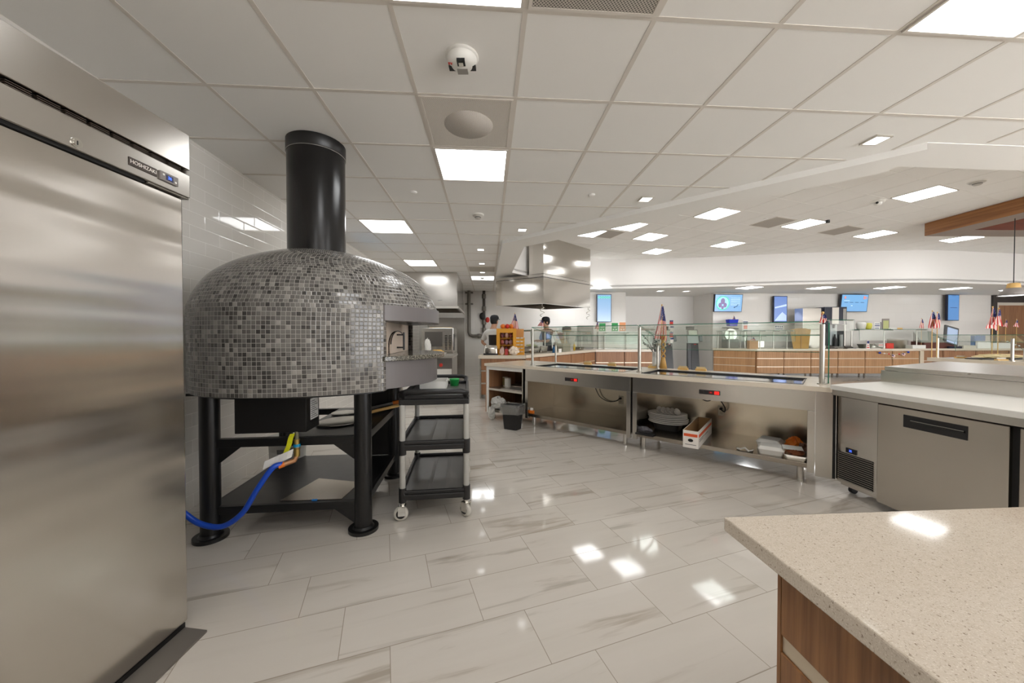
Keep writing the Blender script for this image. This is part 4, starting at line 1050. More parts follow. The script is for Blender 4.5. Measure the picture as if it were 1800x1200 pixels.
part(t, 'knob', M().cyl((-.22, -.002, .72), (-.22, -.03, .72), .035, n=18), RED)
for k in range(3): part(t, 'door', M().box(-.33 * (k + 1) + .02, -.33 * k - .01, -.012, -.001, .14, .64), WHITEPL)
part(t, 'kick_plate', M().box(-.97, -.03, .03, 1.06, 0, .08), DARK)
t = thing('countertop_oven', 'stainless countertop oven with vent slots on the cook line', 'oven', (-1.42, 8.75, 0), CLR)
part(t, 'stand', M().box(-.75, 0, 0, 1.1, 0, .88), STEELV); part(t, 'oven_body', M().box(-.75, 0, 0, 1.1, .88, 1.50), STEEL, .01)
v = M()
for k in range(9): v.box(-.20, -.14, -.004, 0, .98 + .04 * k, 1.0 + .04 * k); v.box(-.11, -.05, -.004, 0, .98 + .04 * k, 1.0 + .04 * k)
part(t, 'vent_slot', v, DARK); part(t, 'control_strip', M().box(.0, .012, .1, .2, .95, 1.35), BLKPL); part(t, 'window', M().box(-.68, -.26, -.006, 0, 1.05, 1.4), PM('oven_glass', (96, 92, 88), .1))
solo('food_pan', 'shallow pan of golden chips on the cook counter', 'food pan', loft(M(), [(rrect(.16, .11, .02), 0), (rrect(.19, .13, .02), .06), (rrect(.18, .12, .02), .05)]), ALU, (-1.55, 7.45, .90))
solo('golden_chips', 'heap of golden chips in the shallow pan on the cook counter', 'food', crumple(1, .15, .10, .03, 21), PM('chips_gold', (232, 186, 92), .6), (-1.55, 7.45, .9515))
solo('cloth', 'white cloth hanging beside the countertop oven', 'cloth', crumple(1, .07, .05, .16, 22), WHITEPL, (-1.93, 8.30, .90)); solo('bread_tray', 'tray with bread on top of the countertop oven', 'tray', loft(M(), [(rrect(.25, .15, .02), 0), (rrect(.26, .16, .02), .02)]), PM('bread_tray_tan', (220, 188, 120), .6), (-1.78, 9.1, 1.50))
t = thing('wall_pipe', 'thick grey gas pipe with an elbow on the back wall, left one', 'pipe', (0, 0, 0))
py_ = lambda x: bw(x, .10)
PIPE = PM('pipe_grey', (122, 116, 108), .45, .4)
x0 = -.117 * 12; x1 = -.083 * 12
part(t, 'riser', M().tube([(x0, py_(x0), 2.78), (x0, py_(x0), 1.42), (x0 + .03, py_(x0), 1.34), (x0 + .12, py_(x0), 1.30), (x0 + .55, py_(x0), 1.30)], .055, 12), PIPE)
for z in (2.35, 2.72): part(t, 'clamp', M().cbox((x0, py_(x0) + .03, z), (.26, .05, .05)), PIPE)
part(t, 'valve', M().ball((x0 + .33, py_(x0), 1.30), (.09, .07, .08), 12, 8), PIPE)
t = thing('wall_pipe', 'dark valve pipe with a red handle on the back wall, right one', 'pipe', (0, 0, 0)); x2 = -.0765 * 12
part(t, 'riser', M().tube([(x2, py_(x2), 2.78), (x2, py_(x2), 1.30)], .045, 12), PM('pipe_dark', (74, 68, 62), .45, .4))
for z in (2.6, 2.2, 1.75, 1.5): part(t, 'coupling', M().cyl((x2, py_(x2), z - .07), (x2, py_(x2), z + .07), .07, n=14), PIPE)
part(t, 'handle', M().ball((x2 + .12, py_(x2) - .05, 1.83), (.07, .04, .09), 12, 8), RED); part(t, 'regulator', M().ball((x2 - .05, py_(x2) - .03, 1.95), (.10, .06, .12), 10, 8), BLKPL)

# ================================================================== TOASTER COUNTER AND DIAGONAL COUNTER
t = thing('end_counter', 'short counter carrying the toaster, at the end of the diagonal counter', 'counter', (-.70, 7.47, 0), 0.0)
part(t, 'worktop', M().box(0, .98, 0, .72, .83, .90), SLAB, .004); part(t, 'cabinet', M().box(.06, .92, .06, .68, .08, .828), OAK2); part(t, 'side_panel', M().box(.03, .058, .03, .68, .0, .828), STEELV)
part(t, 'drawer_strip', M().box(.06, .92, .052, .059, .56, .59).box(.06, .92, .052, .059, .30, .33), ALU)
D0, D1, D2 = Vector((.29, 7.52)), Vector((2.45, 10.6)), Vector((4.15, 10.6))
dd = (D1 - D0).normalized(); dn = Vector((-dd.y, dd.x)); DA = math.atan2(dd.y, dd.x); DL = (D1 - D0).length
t = thing('counter_worktop', 'pale worktop of the long wood-fronted counter behind the serving line', 'worktop', (0, 0, 0))
c1 = D1 + Vector((-.38, .62)); part(t, 'slab', M().prism([D0, D1, D2, D2 + Vector((0, .62)), c1, (.325, 8.655), (.29, 8.2)], .84, .90), SLAB)
fp0, fp1 = D0 + dd * .02 + dn * .02, D0 + dd * .545 + dn * .02; part(t, 'filler_panel', M().prism([fp0, fp1, fp1 + dn * .03, fp0 + dn * .03], .13, .838), OAK2)
def woodunit(label, loc, rz, L, mat, strips=(.34, .60), depth=.56, group='wood-fronted counter units', legs=True):
    t = thing('counter_unit', label, 'cabinet', (loc[0], loc[1], 0), rz, group)
    part(t, 'carcass', M().box(.006, L - .006, .035, depth, .13, .838), DARK if False else mat)
    zs = [.13] + list(strips) + [.838]
    for a, b in zip(zs, zs[1:]): part(t, 'drawer_front', M().box(.008, L - .008, .015, .034, a + .012, b - .012), mat, .002)
    for z in strips: part(t, 'finger_strip', M().box(.008, L - .008, .02, .035, z - .012, z + .012), PM('strip_pale', (214, 200, 178), .35, .4))
    if legs:
        for a in (.08, L - .08): part(t, 'leg', M().cyl((a, .12, 0), (a, .12, .13), .025, n=12), PM('leg_grey', (110, 102, 94), .4, .5))
    return t
nm = ['first', 'second', 'third', 'fourth']
for k in range(4):
    L = (DL - .55) / 4; q = D0 + dd * (.55 + L * k + .004)
    woodunit(nm[k] + ' wood unit of the diagonal counter counting from the toaster end', q, DA, L - .008, OAK2, (.58,))
for k in range(2): lastu = woodunit(['left', 'right'][k] + ' two-drawer wood unit under the white cabinet with green signs', D1 + Vector((.85 * k + .004, 0)), 0, .842, OAK2, (.52,))
part(lastu, 'end_panel', M().box(.855, .915, .01, .6, 0, .838), WHITEPL)
t = thing('white_cabinet', 'low white cabinet with fine grooves standing on the wood counter', 'cabinet', (2.62, 10.98, .90))
part(t, 'body', M().box(0, 1.5, 0, .2, 0, .54), WHITEPL, .004); g = M()
for z in (.18, .36): g.box(0, 1.5, -.002, 0, z, z + .006)
part(t, 'groove', g, GREYP); part(t, 'handle', M().tube([(.45, -.03, .04), (.5, -.04, .06), (.62, -.04, .06), (.67, -.03, .04)], .008, 6), ALU)

def guard(label, loc, rz, L, z0, z1, n=3, slope=.22, shelf=False):
    t = thing('sneeze_guard', label, 'sneeze guard', (loc[0], loc[1], z0), rz, 'far glass sneeze guards'); H = z1 - z0
    for k in range(n):
        x = .03 + (L - .06) * k / (n - 1); p_ = part(t, 'post', M().cyl((x, 0, .008), (x, 0, H), .017, n=12), POSTM); part(p_, 'flange', M().cyl((x, 0, 0), (x, 0, .009), .035, n=14), POSTM)
        part(p_, 'arm', M().box(x - .01, x + .01, -.28, 0, H - .022, H), POSTM)
    pane(t, 'front_pane', (-.285, H - .02), (-.285 - slope * .1, H - .34), 0, L, .01); pane(t, 'top_pane', (-.30, H + .008), (.04, H + .008), 0, L, .01); return t
q = D0 + dd * .30 + dn * .36; guard('glass sneeze guard on the diagonal counter in front of the workers', q, DA, 3.3, .90, 1.42, 4)
guard('glass sneeze guard on the counter left of the kiosks', (2.75, 10.92, 0), 0, 1.4, .90, 1.40, 3)

def box_thing(name, label, cat, loc, s, mat, rz=0.0, group=None, bev=.004): return solo(name, label, cat, M().box(-s[0] / 2, s[0] / 2, -s[1] / 2, s[1] / 2, 0, s[2]), mat, loc, rz, group, bev)

# things on the toaster counter
t = thing('toaster', 'four-slice chrome toaster with black base at the counter end', 'toaster', (-.45, 7.72, .90))
part(t, 'base', M().prism(rrect(.155, .11, .03), 0, .035), BLKPL); part(t, 'shell', loft(M(), [(rrect(.145, .10, .03), .035), (rrect(.148, .10, .04), .12), (rrect(.14, .095, .045), .19), (rrect(.125, .08, .04), .205)]), CHROME, 0)
part(t, 'slot', M().box(-.10, .10, -.045, -.02, .203, .2065).box(-.10, .10, .02, .045, .203, .2065), DARK); part(t, 'lever', M().box(.146, .17, -.02, .02, .11, .125), BLKPL)
t = thing('pos_terminal', 'dark point-of-sale screen leaning beside the worker in white', 'pos terminal', (-.40, 8.02, .90), .2)
part(t, 'stand', M().box(-.08, .08, -.08, .08, 0, .02).box(-.02, .02, -.02, .02, .02, .16), BLKPL); part(t, 'screen', M().cbox((0, .02, .25), (.22, .02, .36), rx=-.25), BLKPL)
t = thing('wooden_display', 'amber wooden display case full of wrapped goods beside the toaster', 'display case', (-.12, 7.84, .90))
a, b, hh = .21, .16, .56
part(t, 'frame', M().box(-a, -a + .07, -b, b, 0, hh).box(a - .07, a, -b, b, 0, hh).box(-a + .07, a - .07, -b, b, hh - .09, hh).box(-a + .07, a - .07, -b, b, 0, .05).box(-a + .07, a - .07, b - .01, b, .05, hh - .09), AMBER, .003)
for k in range(2): part(t, 'shelf', M().box(-a + .07, a - .07, -b + .02, b - .01, .2 + .15 * k, .21 + .15 * k), AMBER)
wc = [(150, 110, 120), (190, 150, 150), (120, 80, 90), (210, 170, 150), (160, 90, 80)]
n_ = 0
for z in (.051, .2105, .3605):
    for kx in range(3):
        n_ += 1
        ss_ = solo('wrapped_snack', ['lower', 'middle', 'upper'][n_ // 3 if n_ % 3 else n_ // 3 - 1] + ' shelf ' + ['left', 'centre', 'right'][kx] + ' wrapped snack in the amber display case', 'snack', crumple(1, .043, .05, .058, 30 + n_, 10, 7), PM('wrapper_%d' % (n_ % 5), wc[n_ % 5], .35), (-.21 + .09 * kx + .0, 7.80, .90 + z), group='wrapped snacks in the amber display case')
for k, (x, z, c) in enumerate(((-.08, .56, ORANGE), (.02, .56, RED), (.10, .56, ORANGE))):
    solo('fruit', ['left orange', 'middle red', 'right orange'][k] + ' fruit on top of the amber display case', 'fruit', M().ball((0, 0, .05), .05, 14, 10), c, (-.12 + x, 7.80, .90 + z), group='fruit on the display case')
solo('produce_bag', 'clear bag of fruit heaped behind the fruit on the display case', 'bag', crumple(1, .12, .05, .05, 41), PM('bag_peach', (236, 210, 190), .4), (-.14, 7.93, 1.46))
for k in range(5):
    t = thing('slatted_crate', ['bottom', 'second', 'middle', 'fourth', 'top'][k] + ' crate in the stack of slatted amber crates', 'crate', (.165, 7.80, .90 + .074 * k), 0, 'stack of slatted amber crates')
    part(t, 'crate_body', M().box(-.10, .10, -.10, .10, 0, .01).box(-.10, .10, -.10, -.09, .012, .05).box(-.10, .10, .09, .10, .012, .05).box(-.10, -.09, -.09, .09, .012, .05).box(.09, .10, -.09, .09, .012, .05).box(-.10, -.08, -.10, -.08, .05, .073).box(.08, .10, -.10, -.08, .05, .073).box(-.10, -.08, .08, .10, .05, .073).box(.08, .10, .08, .10, .05, .073), AMBER)
solo('paper_bag', 'brown paper bag standing on the stack of amber crates', 'bag', loft(M(), [(rrect(.085, .06, .01), 0), (rrect(.09, .065, .01), .12), (rrect(.088, .03, .01), .18)]), PM('bag_kraft', (206, 146, 84), .8), (.165, 7.80, 1.2715))
solo('green_bottle', 'small teal bottle behind the paper bag on the crates', 'bottle', M().lathe([(.0001, 0), (.03, 0), (.03, .2), (.012, .22), (.012, .25), (.0001, .25)], n=14), PM('teal_dark', (26, 92, 84), .4), (.12, 7.885, 1.2715))
box_thing('red_box', 'small red patterned box in front of the display case', 'box', (-.115, 7.60, .90), (.07, .05, .13), PM('box_red', (178, 62, 58), .6))
solo('bread_bag', 'clear bag of white bread rolls in front of the crates', 'bag', crumple(1, .105, .08, .085, 44), PM('bread_white', (238, 222, 204), .5), (.035, 7.60, .90))
solo('bread_bag', 'bag of pinkish rolls squeezed between toaster and red box', 'bag', crumple(1, .05, .05, .07, 45), PM('roll_pink', (222, 190, 176), .5), (-.21, 7.60, .90))

# flags
def flag(label, top, h=.30, wd=.17, lean=0.0, stick=.0, group='small american flags', seed=1, rz=0.0):
    """stick with a hanging stars-and-stripes cloth; top = tip of the stick"""
    base = Vector(top) - Vector((0, 0, stick)); t = thing('flag', label, 'flag', base, rz, group)
    part(t, 'stick', M().cyl((lean * stick, 0, 0), (0, 0, stick), .006, n=8).ball((0, 0, stick + .008), .011, 8, 6), PINE)
    nu, nv = 14, 13; rg_ = random.Random(seed); V = []
    for i in range(nu + 1):
        u = i / nu
        for j in range(nv + 1):
            v = j / nv; hw_ = .022 + (wd - .022) * min(1, u * 1.15)
            x = (v - .45) * hw_ - .03 * u * u; y = .018 * math.sin(v * 9 + u * 3 + seed) * (.3 + u) - .012
            z = stick - .01 - h * u - .10 * h * (v - .5) * u + .05 * h * math.sin(v * PI) * u
            V.append((x, y, z))
    k = (nu + 1) * (nv + 1); V2 = V + [(x, y + .0025, z) for x, y, z in V]; m = M(); W = nv + 1
    for i in range(nu):
        for j in range(nv):
            mi = 0 if (i < nu * .40 and j > 1) else (1 if j % 2 == 0 else 2)
            for o_, rev in ((0, False), (k, True)):
                f = [o_ + i * W + j, o_ + i * W + j + 1, o_ + (i + 1) * W + j + 1, o_ + (i + 1) * W + j]
                m.f.append(f[::-1] if rev else f); m.mi.append(mi); m.sm.append(True); m.uv.append(None)
    for i in range(nu):
        for j in (0, nv): m.f.append([i * W + j, (i + 1) * W + j, k + (i + 1) * W + j, k + i * W + j]); m.mi.append(2); m.sm.append(False); m.uv.append(None)
    m.v = V2
    part(t, 'cloth', m, [FB, FR, FW]); return t
q = at(905, 551, 7.84); flag('american flag standing behind the amber crate stack', q, .35, .19, stick=q.z - 1.2715, seed=2)

# things on the diagonal counter
def on_d(s, off, z=.90): q = D0 + dd * s + dn * off; return (q.x, q.y, z)
for k, s in enumerate((.90, 1.27)):
    t = thing('steam_pan', ['first', 'second'][k] + ' steel pan in the diagonal counter, right of the crates', 'pan', on_d(s, .42), DA, 'steel pans on the diagonal counter')
    part(t, 'pan_body', loft(M(), [(rrect(.15, .12, .02), 0), (rrect(.17, .14, .02), .16), (rrect(.15, .12, .02), .15)]), DULLST); 
solo('salad_greens', 'pale salad heaped in the first steel pan', 'food', crumple(1, .13, .10, .03, 50), PM('salad', (206, 206, 160), .7), on_d(.90, .42, 1.0505))
t = thing('cardboard_box', 'large brown cardboard box with its flap open behind the glass guard', 'box', on_d(2.45, .42), DA)
part(t, 'carton', M().box(-.22, .22, -.14, .14, 0, .2), PM('carton_grey', (150, 146, 128), .8)); part(t, 'flap', M().cbox((.03, .0, .33), (.40, .006, .40), rx=-.5, ry=.12), CARD)
t = thing('spray_bottle', 'blue spray bottle behind the glass guard on the diagonal counter', 'bottle', on_d(1.35, .08), DA)
part(t, 'bottle', M().lathe([(.0001, 0), (.035, 0), (.035, .10), (.015, .14), (.015, .16), (.0001, .16)], n=16), PM('bottle_blue', (20, 90, 140), .35)); part(t, 'trigger', M().box(-.015, .035, -.012, .012, .16, .19), BLKPL)
box_thing('price_card', 'white price card on the diagonal counter beside the blue bottle', 'card', on_d(1.58, .03), (.14, .01, .09), PAPER, DA, bev=0)
t = thing('spray_bottle', 'yellow bottle at the far end of the diagonal counter', 'bottle', on_d(2.95, .30), DA)
part(t, 'bottle', M().lathe([(.0001, 0), (.03, 0), (.035, .14), (.012, .19), (.012, .22), (.0001, .22)], n=14), PM('bottle_yellow', (226, 186, 60), .4)); part(t, 'cap', M().cyl((0, 0, .22), (0, 0, .25), .014, n=10), WHITEPL)
solo('metal_basket', 'small steel basin at the far end of the diagonal counter', 'basin', loft(M(), [(rrect(.12, .08, .02), 0), (rrect(.15, .10, .02), .09), (rrect(.13, .09, .02), .08)]), DULLST, on_d(3.4, .35), DA)
t = thing('rice_bowl', 'beige bowl with a dark rim on a stand behind the glass guard', 'bowl', on_d(3.0, .56), DA)
part(t, 'stand', M().box(-.05, .05, -.05, .05, 0, .42), GREYP); part(t, 'bowl', M().lathe([(.0001, .42), (.08, .44), (.13, .55), (.12, .58)], n=22), PM('bowl_beige', (206, 178, 140), .5)); part(t, 'rim', M().lathe([(.12, .575), (.135, .585), (.115, .66), (.05, .68), (.0001, .68)], n=22), BLKPL)
box_thing('grey_appliance', 'grey box appliance behind the beige bowl near the narrow screen', 'appliance', (2.25, 11.15, .90), (.45, .3, .72), GREYP)

# ================================================================== PEOPLE
def skinmesh(name, verts, edges, radii, mat, parent, sub=2, root=0):
    me = bpy.data.meshes.new(name); bm = bmesh.new(); L = bm.verts.layers.skin.verify(); bv = []
    for v, r in zip(verts, radii):
        q = bm.verts.new(v); rr = r if isinstance(r, tuple) else (r, r); q[L].radius = rr; q[L].use_root = len(bv) == root; bv.append(q)
    for a, b in edges: bm.edges.new((bv[a], bv[b]))
    bm.to_mesh(me); bm.free(); me.materials.append(mat)
    o = bpy.data.objects.new(name, me); C.objects.link(o); o.parent = parent
    s = o.modifiers.new('skin', 'SKIN'); s.use_smooth_shade = True
    if sub: u = o.modifiers.new('sub', 'SUBSURF'); u.levels = sub; u.render_levels = sub
    return o
def person(label, loc, rz, H, shirt, trousers, capm, haircol, sleeve_m, lean=0.0, head_turn=0.0, arms=((.05, -.08), (.05, .12)), elbow_out=.08):
    """faces local -y; arms = (forward reach, hand height shift) for right and left"""
    t = thing('person', label, 'person', (loc[0], loc[1], 0), rz); s = H / 1.75
    def P(x, y, z): return (x * s, (y - lean * max(0, z - .95)) * s, z * s)
    V = [P(0, 0, .95), P(0, 0, 1.12), P(0, .005, 1.30), P(0, .01, 1.42), P(0, -.005, 1.52), P(0, -.02, 1.60), P(0, -.02, 1.68), P(0, -.01, 1.73)]
    Rr = [(.13, .09), (.11, .08), (.125, .085), (.085, .065), (.052, .055), (.072, .085), (.078, .095), (.05, .06)]
    Ed = [(0, 1), (1, 2), (2, 3), (3, 4), (4, 5), (5, 6), (6, 7)]
    hands = []
    arm_idx = []
    for sd, (fw, dz) in zip((-1, 1), arms):
        b = len(V); V += [P(sd * .17, .01, 1.40), P(sd * (.20 + elbow_out), -.02 - fw * .4, 1.14), P(sd * (.17), -.08 - fw, 1.0 + dz), P(sd * .16, -.13 - fw, .985 + dz)]
        Rr += [.050, .042, .030, .034]; Ed += [(3, b), (b, b + 1), (b + 1, b + 2), (b + 2, b + 3)]; arm_idx.append(b)
        for k in range(5):
            f = len(V); ox = (-.030 + .017 * k) if k < 4 else -sd * .042; ln_ = (.045, .055, .05, .04, .03)[k]
            V.append(P(sd * .16 + ox, -.15 - fw - ln_ * .5, .98 + dz)); V.append(P(sd * .16 + ox * 1.1, -.15 - fw - ln_, .962 + dz)); Rr += [.0095, .008]; Ed += [(b + 3, f), (f, f + 1)]
    leg = []
    for sd in (-1, 1):
        b = len(V); V += [P(sd * .10, 0, .78), P(sd * .10, -.015, .48), P(sd * .10, .02, .085), P(sd * .105, -.13, .035)]; Rr += [.085, .058, .042, .036]; Ed += [(0, b), (b, b + 1), (b + 1, b + 2), (b + 2, b + 3)]; leg.append(b)
    # nose
    b = len(V); V.append(P(0, -.125, 1.615)); Rr.append(.014); Ed.append((5, b))
    body = skinmesh('body', V, Ed, Rr, SKIN, t)
    # shirt: torso and upper arms, a little larger
    a0, a1 = arm_idx
    mid = lambda i, j, f: tuple(V[i][k] + (V[j][k] - V[i][k]) * f for k in range(3))
    sv = [V[0], V[1], V[2], mid(3, 2, .1), V[a0], mid(a0, a0 + 1, .85), V[a1], mid(a1, a1 + 1, .85), P(0, 0, .86)]
    skinmesh('shirt', sv, [(0, 1), (1, 2), (2, 3), (3, 4), (4, 5), (3, 6), (6, 7), (0, 8)], [(.17, .125), (.152, .118), (.190, .134), (.150, .118), .092, .066, .092, .066, (.17, .125)], shirt, t)
    if sleeve_m:
        for i in (a0, a1): skinmesh('sleeve', [V[i], mid(i, i + 1, .5), mid(i, i + 1, .95)], [(0, 1), (1, 2)], [.096, .080, .070], sleeve_m, t)
    l0, l1 = leg
    skinmesh('trousers', [P(0, 0, .99), V[l0], V[l0 + 1], V[l0 + 2], V[l1], V[l1 + 1], V[l1 + 2]], [(0, 1), (1, 2), (2, 3), (0, 4), (4, 5), (5, 6)], [(.135, .105), .095, .072, .056, .095, .072, .056], trousers, t)
    for i in (l0, l1): part(t, 'shoe', M().ball((V[i + 3][0], V[i + 3][1] + .06, .045), (.05, .14, .045), 12, 8), BLKPL)
    hc = Vector(V[6])
    part(t, 'hair', M().ball(hc + Vector((0, .022, -.01)), (.092 * s, .105 * s, .115 * s), 16, 12), haircol)
    cp_ = M().lathe([(.098, 0), (.104, .02), (.10, .06), (.075, .098), (.03, .112), (.0001, .113)], n=22, sx=1.0, sy=1.14).xf(None, hc + Vector((0, .005, .015)))
    cap = part(t, 'cap', cp_, capm); part(cap, 'brim', M().prism([(.085 * math.cos(a), -.085 - .085 * math.sin(a) * (1 if math.sin(a) > 0 else 0)) for a in [PI * k / 10 for k in range(11)]], .0, .008).xf(None, hc + Vector((0, -.01, .018))), capm)
    for sd in (-1, 1):
        part(t, 'ear', M().ball(hc + Vector((sd * .088, .005, -.045)), (.012, .024, .032), 8, 6), SKIN); part(t, 'eye', M().ball(hc + Vector((sd * .032, -.092, -.035)), (.011, .007, .007), 8, 6), DARK)
    part(t, 'mouth', M().ball(hc + Vector((0, -.092, -.105)), (.024, .007, .006), 8, 6), PM('lip', (160, 96, 84), .5))
    return t
person('person in a white shirt and black cap bending away behind the toaster', (-.49, 8.75), PI - .55, 1.76, PM('shirt_white', (228, 226, 222), .8), PM('trousers_grey', (70, 70, 74), .8), PM('cap_black', (42, 44, 48), .8), PM('hair_black', (30, 27, 26), .7), None, lean=.14, arms=((.10, .06), (.02, .02)), elbow_out=.13)
person('person in a dark patterned apron and blue sleeves behind the glass guard', (.98, 10.0), -PI / 2 + .35, 1.78, PM('apron_charcoal', (74, 76, 82), .8), PM('trousers_black', (40, 40, 44), .8), PM('cap_black', (42, 44, 48), .8), PM('hair_brown', (50, 36, 30), .7), PM('sleeve_blue', (150, 176, 200), .8), lean=.05, arms=((.16, .16), (.18, .15)), elbow_out=.06)
q = at(952, 565, 9.3); flag('small american flag in front of the face of the person in the dark apron', (q.x, q.y, 1.72), .16, .16, stick=.30, seed=3)
bpy.data.objects['flag.001'].location.z = 1.42

# ================================================================== SCREENS ON THE WALLS
def wall_screen(name_lbl, px, py, Y, wd, ht, mat, tilt=.0, yaw=0.0, group='wall-mounted screens'):
    if Y > 8:
        y1_ = Y
        for _ in range(6): y1_ = bw(at(px, py, y1_).x) - .16
        Y = y1_
    q = at(px, py, Y); t = thing('wall_screen', name_lbl, 'screen', (q.x, q.y, q.z), GRID_A + yaw, group)
    R = Matrix.Rotation(tilt, 3, 'X') @ Matrix.Scale(max(1, Y / 12), 3)
    part(t, 'bezel', M().box(-wd / 2, wd / 2, 0, .06, -ht / 2, ht / 2).xf(R), PM('bezel_navy', (26, 32, 58), .4))
    part(t, 'display', M().box(-wd / 2 + .018, wd / 2 - .018, -.004, 0, -ht / 2 + .018, ht / 2 - .018).xf(R), mat)
    gap = .15
    part(t, 'bracket', M().box(-.08, .08, .06, gap, -.12, .12), BLKPL)
    return t, R
INK = PM('ink_navy', (40, 62, 110), .6)
def strokes(t, R, name, rects, mat, y=-.006):
    m = M()
    for x0, x1, z0, z1 in rects: m.box(x0, x1, y, y + .0018, z0, z1)
    return part(t, name, m.xf(R), mat)
def emis(name, c, s=.5): return PM(name, c, .4, emit=s)
EG, EW, EN, EP = emis('glow_green', (80, 190, 160)), emis('glow_white', (210, 232, 250)), emis('glow_ink', (36, 60, 104), .2), emis('glow_pink', (200, 120, 110))
t, R = wall_screen('narrow portrait screen with a row of green emblems, beside the steel hood', 1062, 541.5, 12.0, .49, .92, SCR1)
m = M()
for k in range(5):
    m.lathe([(.0001, 0), (.04, 0), (.04, .002)], n=10).v[-30:]
m = M()
for k in range(5):
    b_ = M().lathe([(.018, 0), (.04, 0), (.04, .002), (.018, .002)], n=12).xf(Matrix.Rotation(PI / 2, 3, 'X'), (-.17 + .085 * k, -.005, .36)); m.add(b_.v, b_.f)
part(t, 'emblem_row', m, EG)
t, R = wall_screen('landscape screen with a large round emblem, left end of the far wall', 1280.5, 532.5, 11.95, .96, .58, SCR2, tilt=.10, yaw=.0)
b_ = M().lathe([(.205, 0), (.235, 0), (.235, .002), (.205, .002)], n=36).xf(Matrix.Rotation(PI / 2, 3, 'X'), (-.20, -.005, .0)); part(t, 'emblem_ring', M().add(b_.v, b_.f).xf(R), EG)
b_ = M().lathe([(.0001, 0), (.2, 0), (.2, .001)], n=36).xf(Matrix.Rotation(PI / 2, 3, 'X'), (-.20, -.0045, .0)); part(t, 'emblem_disc', M().add(b_.v, b_.f).xf(R), emis('glow_sky', (150, 205, 245)))
b_ = M()
for x, z, s in ((-.20, .06, .075), (-.285, -.07, .06), (-.115, -.07, .06), (-.2, -.15, .045)):
    l_ = M().lathe([(.0001, 0), (s, 0), (s, .0015)], n=16, sy=1.35).xf(Matrix.Rotation(PI / 2, 3, 'X'), (x, -.007, z)); b_.add(l_.v, l_.f)
part(t, 'emblem_figure', b_.xf(R), emis('glow_mauve', (126, 112, 150), .4))
strokes(t, R, 'text_line', [(.08, .40, .16 - .055 * k, .168 - .055 * k) for k in range(5)], EW)
b_ = M().tube([(.33, -.008, -.04), (.30, -.008, -.10), (.22, -.008, -.135)], .009, 6).lathe([(.0001, 0), (.03, 0), (.03, .002)], n=3); b_.v[-9:] = [(x + .21, -.009 + z, -.14 + y) for x, y, z in b_.v[-9:]]
part(t, 'arrow', b_.xf(R), EN)
t, R = wall_screen('portrait screen with a pale mountain picture on the far wall', 1372, 543, 11.95, .47, .86, SCR3)
b_ = M().add([(-.21, -.006, -.40), (.21, -.006, -.40), (.21, -.006, -.22), (.06, -.006, -.10), (-.08, -.006, -.24)], [(0, 1, 2, 3, 4)]).add([(-.21, -.006, .02), (.21, -.006, .10), (.21, -.006, .17), (-.21, -.006, .07)], [(0, 1, 2, 3)])
part(t, 'picture', b_, emis('glow_lilac', (168, 186, 232)))
t, R = wall_screen('landscape menu screen with dashes of text, right of the drink machine', 1502, 532.5, 12.0, .95, .58, SCR2, tilt=.10)
strokes(t, R, 'text_line', [(-.36 + .19 * k, -.24 + .19 * k, .015, .03) for k in range(4)], EN)
strokes(t, R, 'text_line', [(-.38, -.18, .075, .085), (-.12, -.06, -.09, -.08)], EW)
strokes(t, R, 'picture', [(-.37, -.32, .14, .22), (.30, .36, .13, .23), (.38, .42, .15, .2)], EP)
t, R = wall_screen('tall blue portrait screen with one line of text, far right', 1676, 540.5, 12.0, .50, .86, SCR4, yaw=.12)
strokes(t, R, 'text_line', [(-.14, -.04, -.008, .008), (-.03, .05, -.008, .008), (.06, .15, -.008, .008), (-.1, .1, .385, .392)], EN)
t, R = wall_screen('blue screen high on the left wall, mostly hidden behind the oven dome', 616, 477, 5.6, .75, .44, SCR2, yaw=PI / 2)

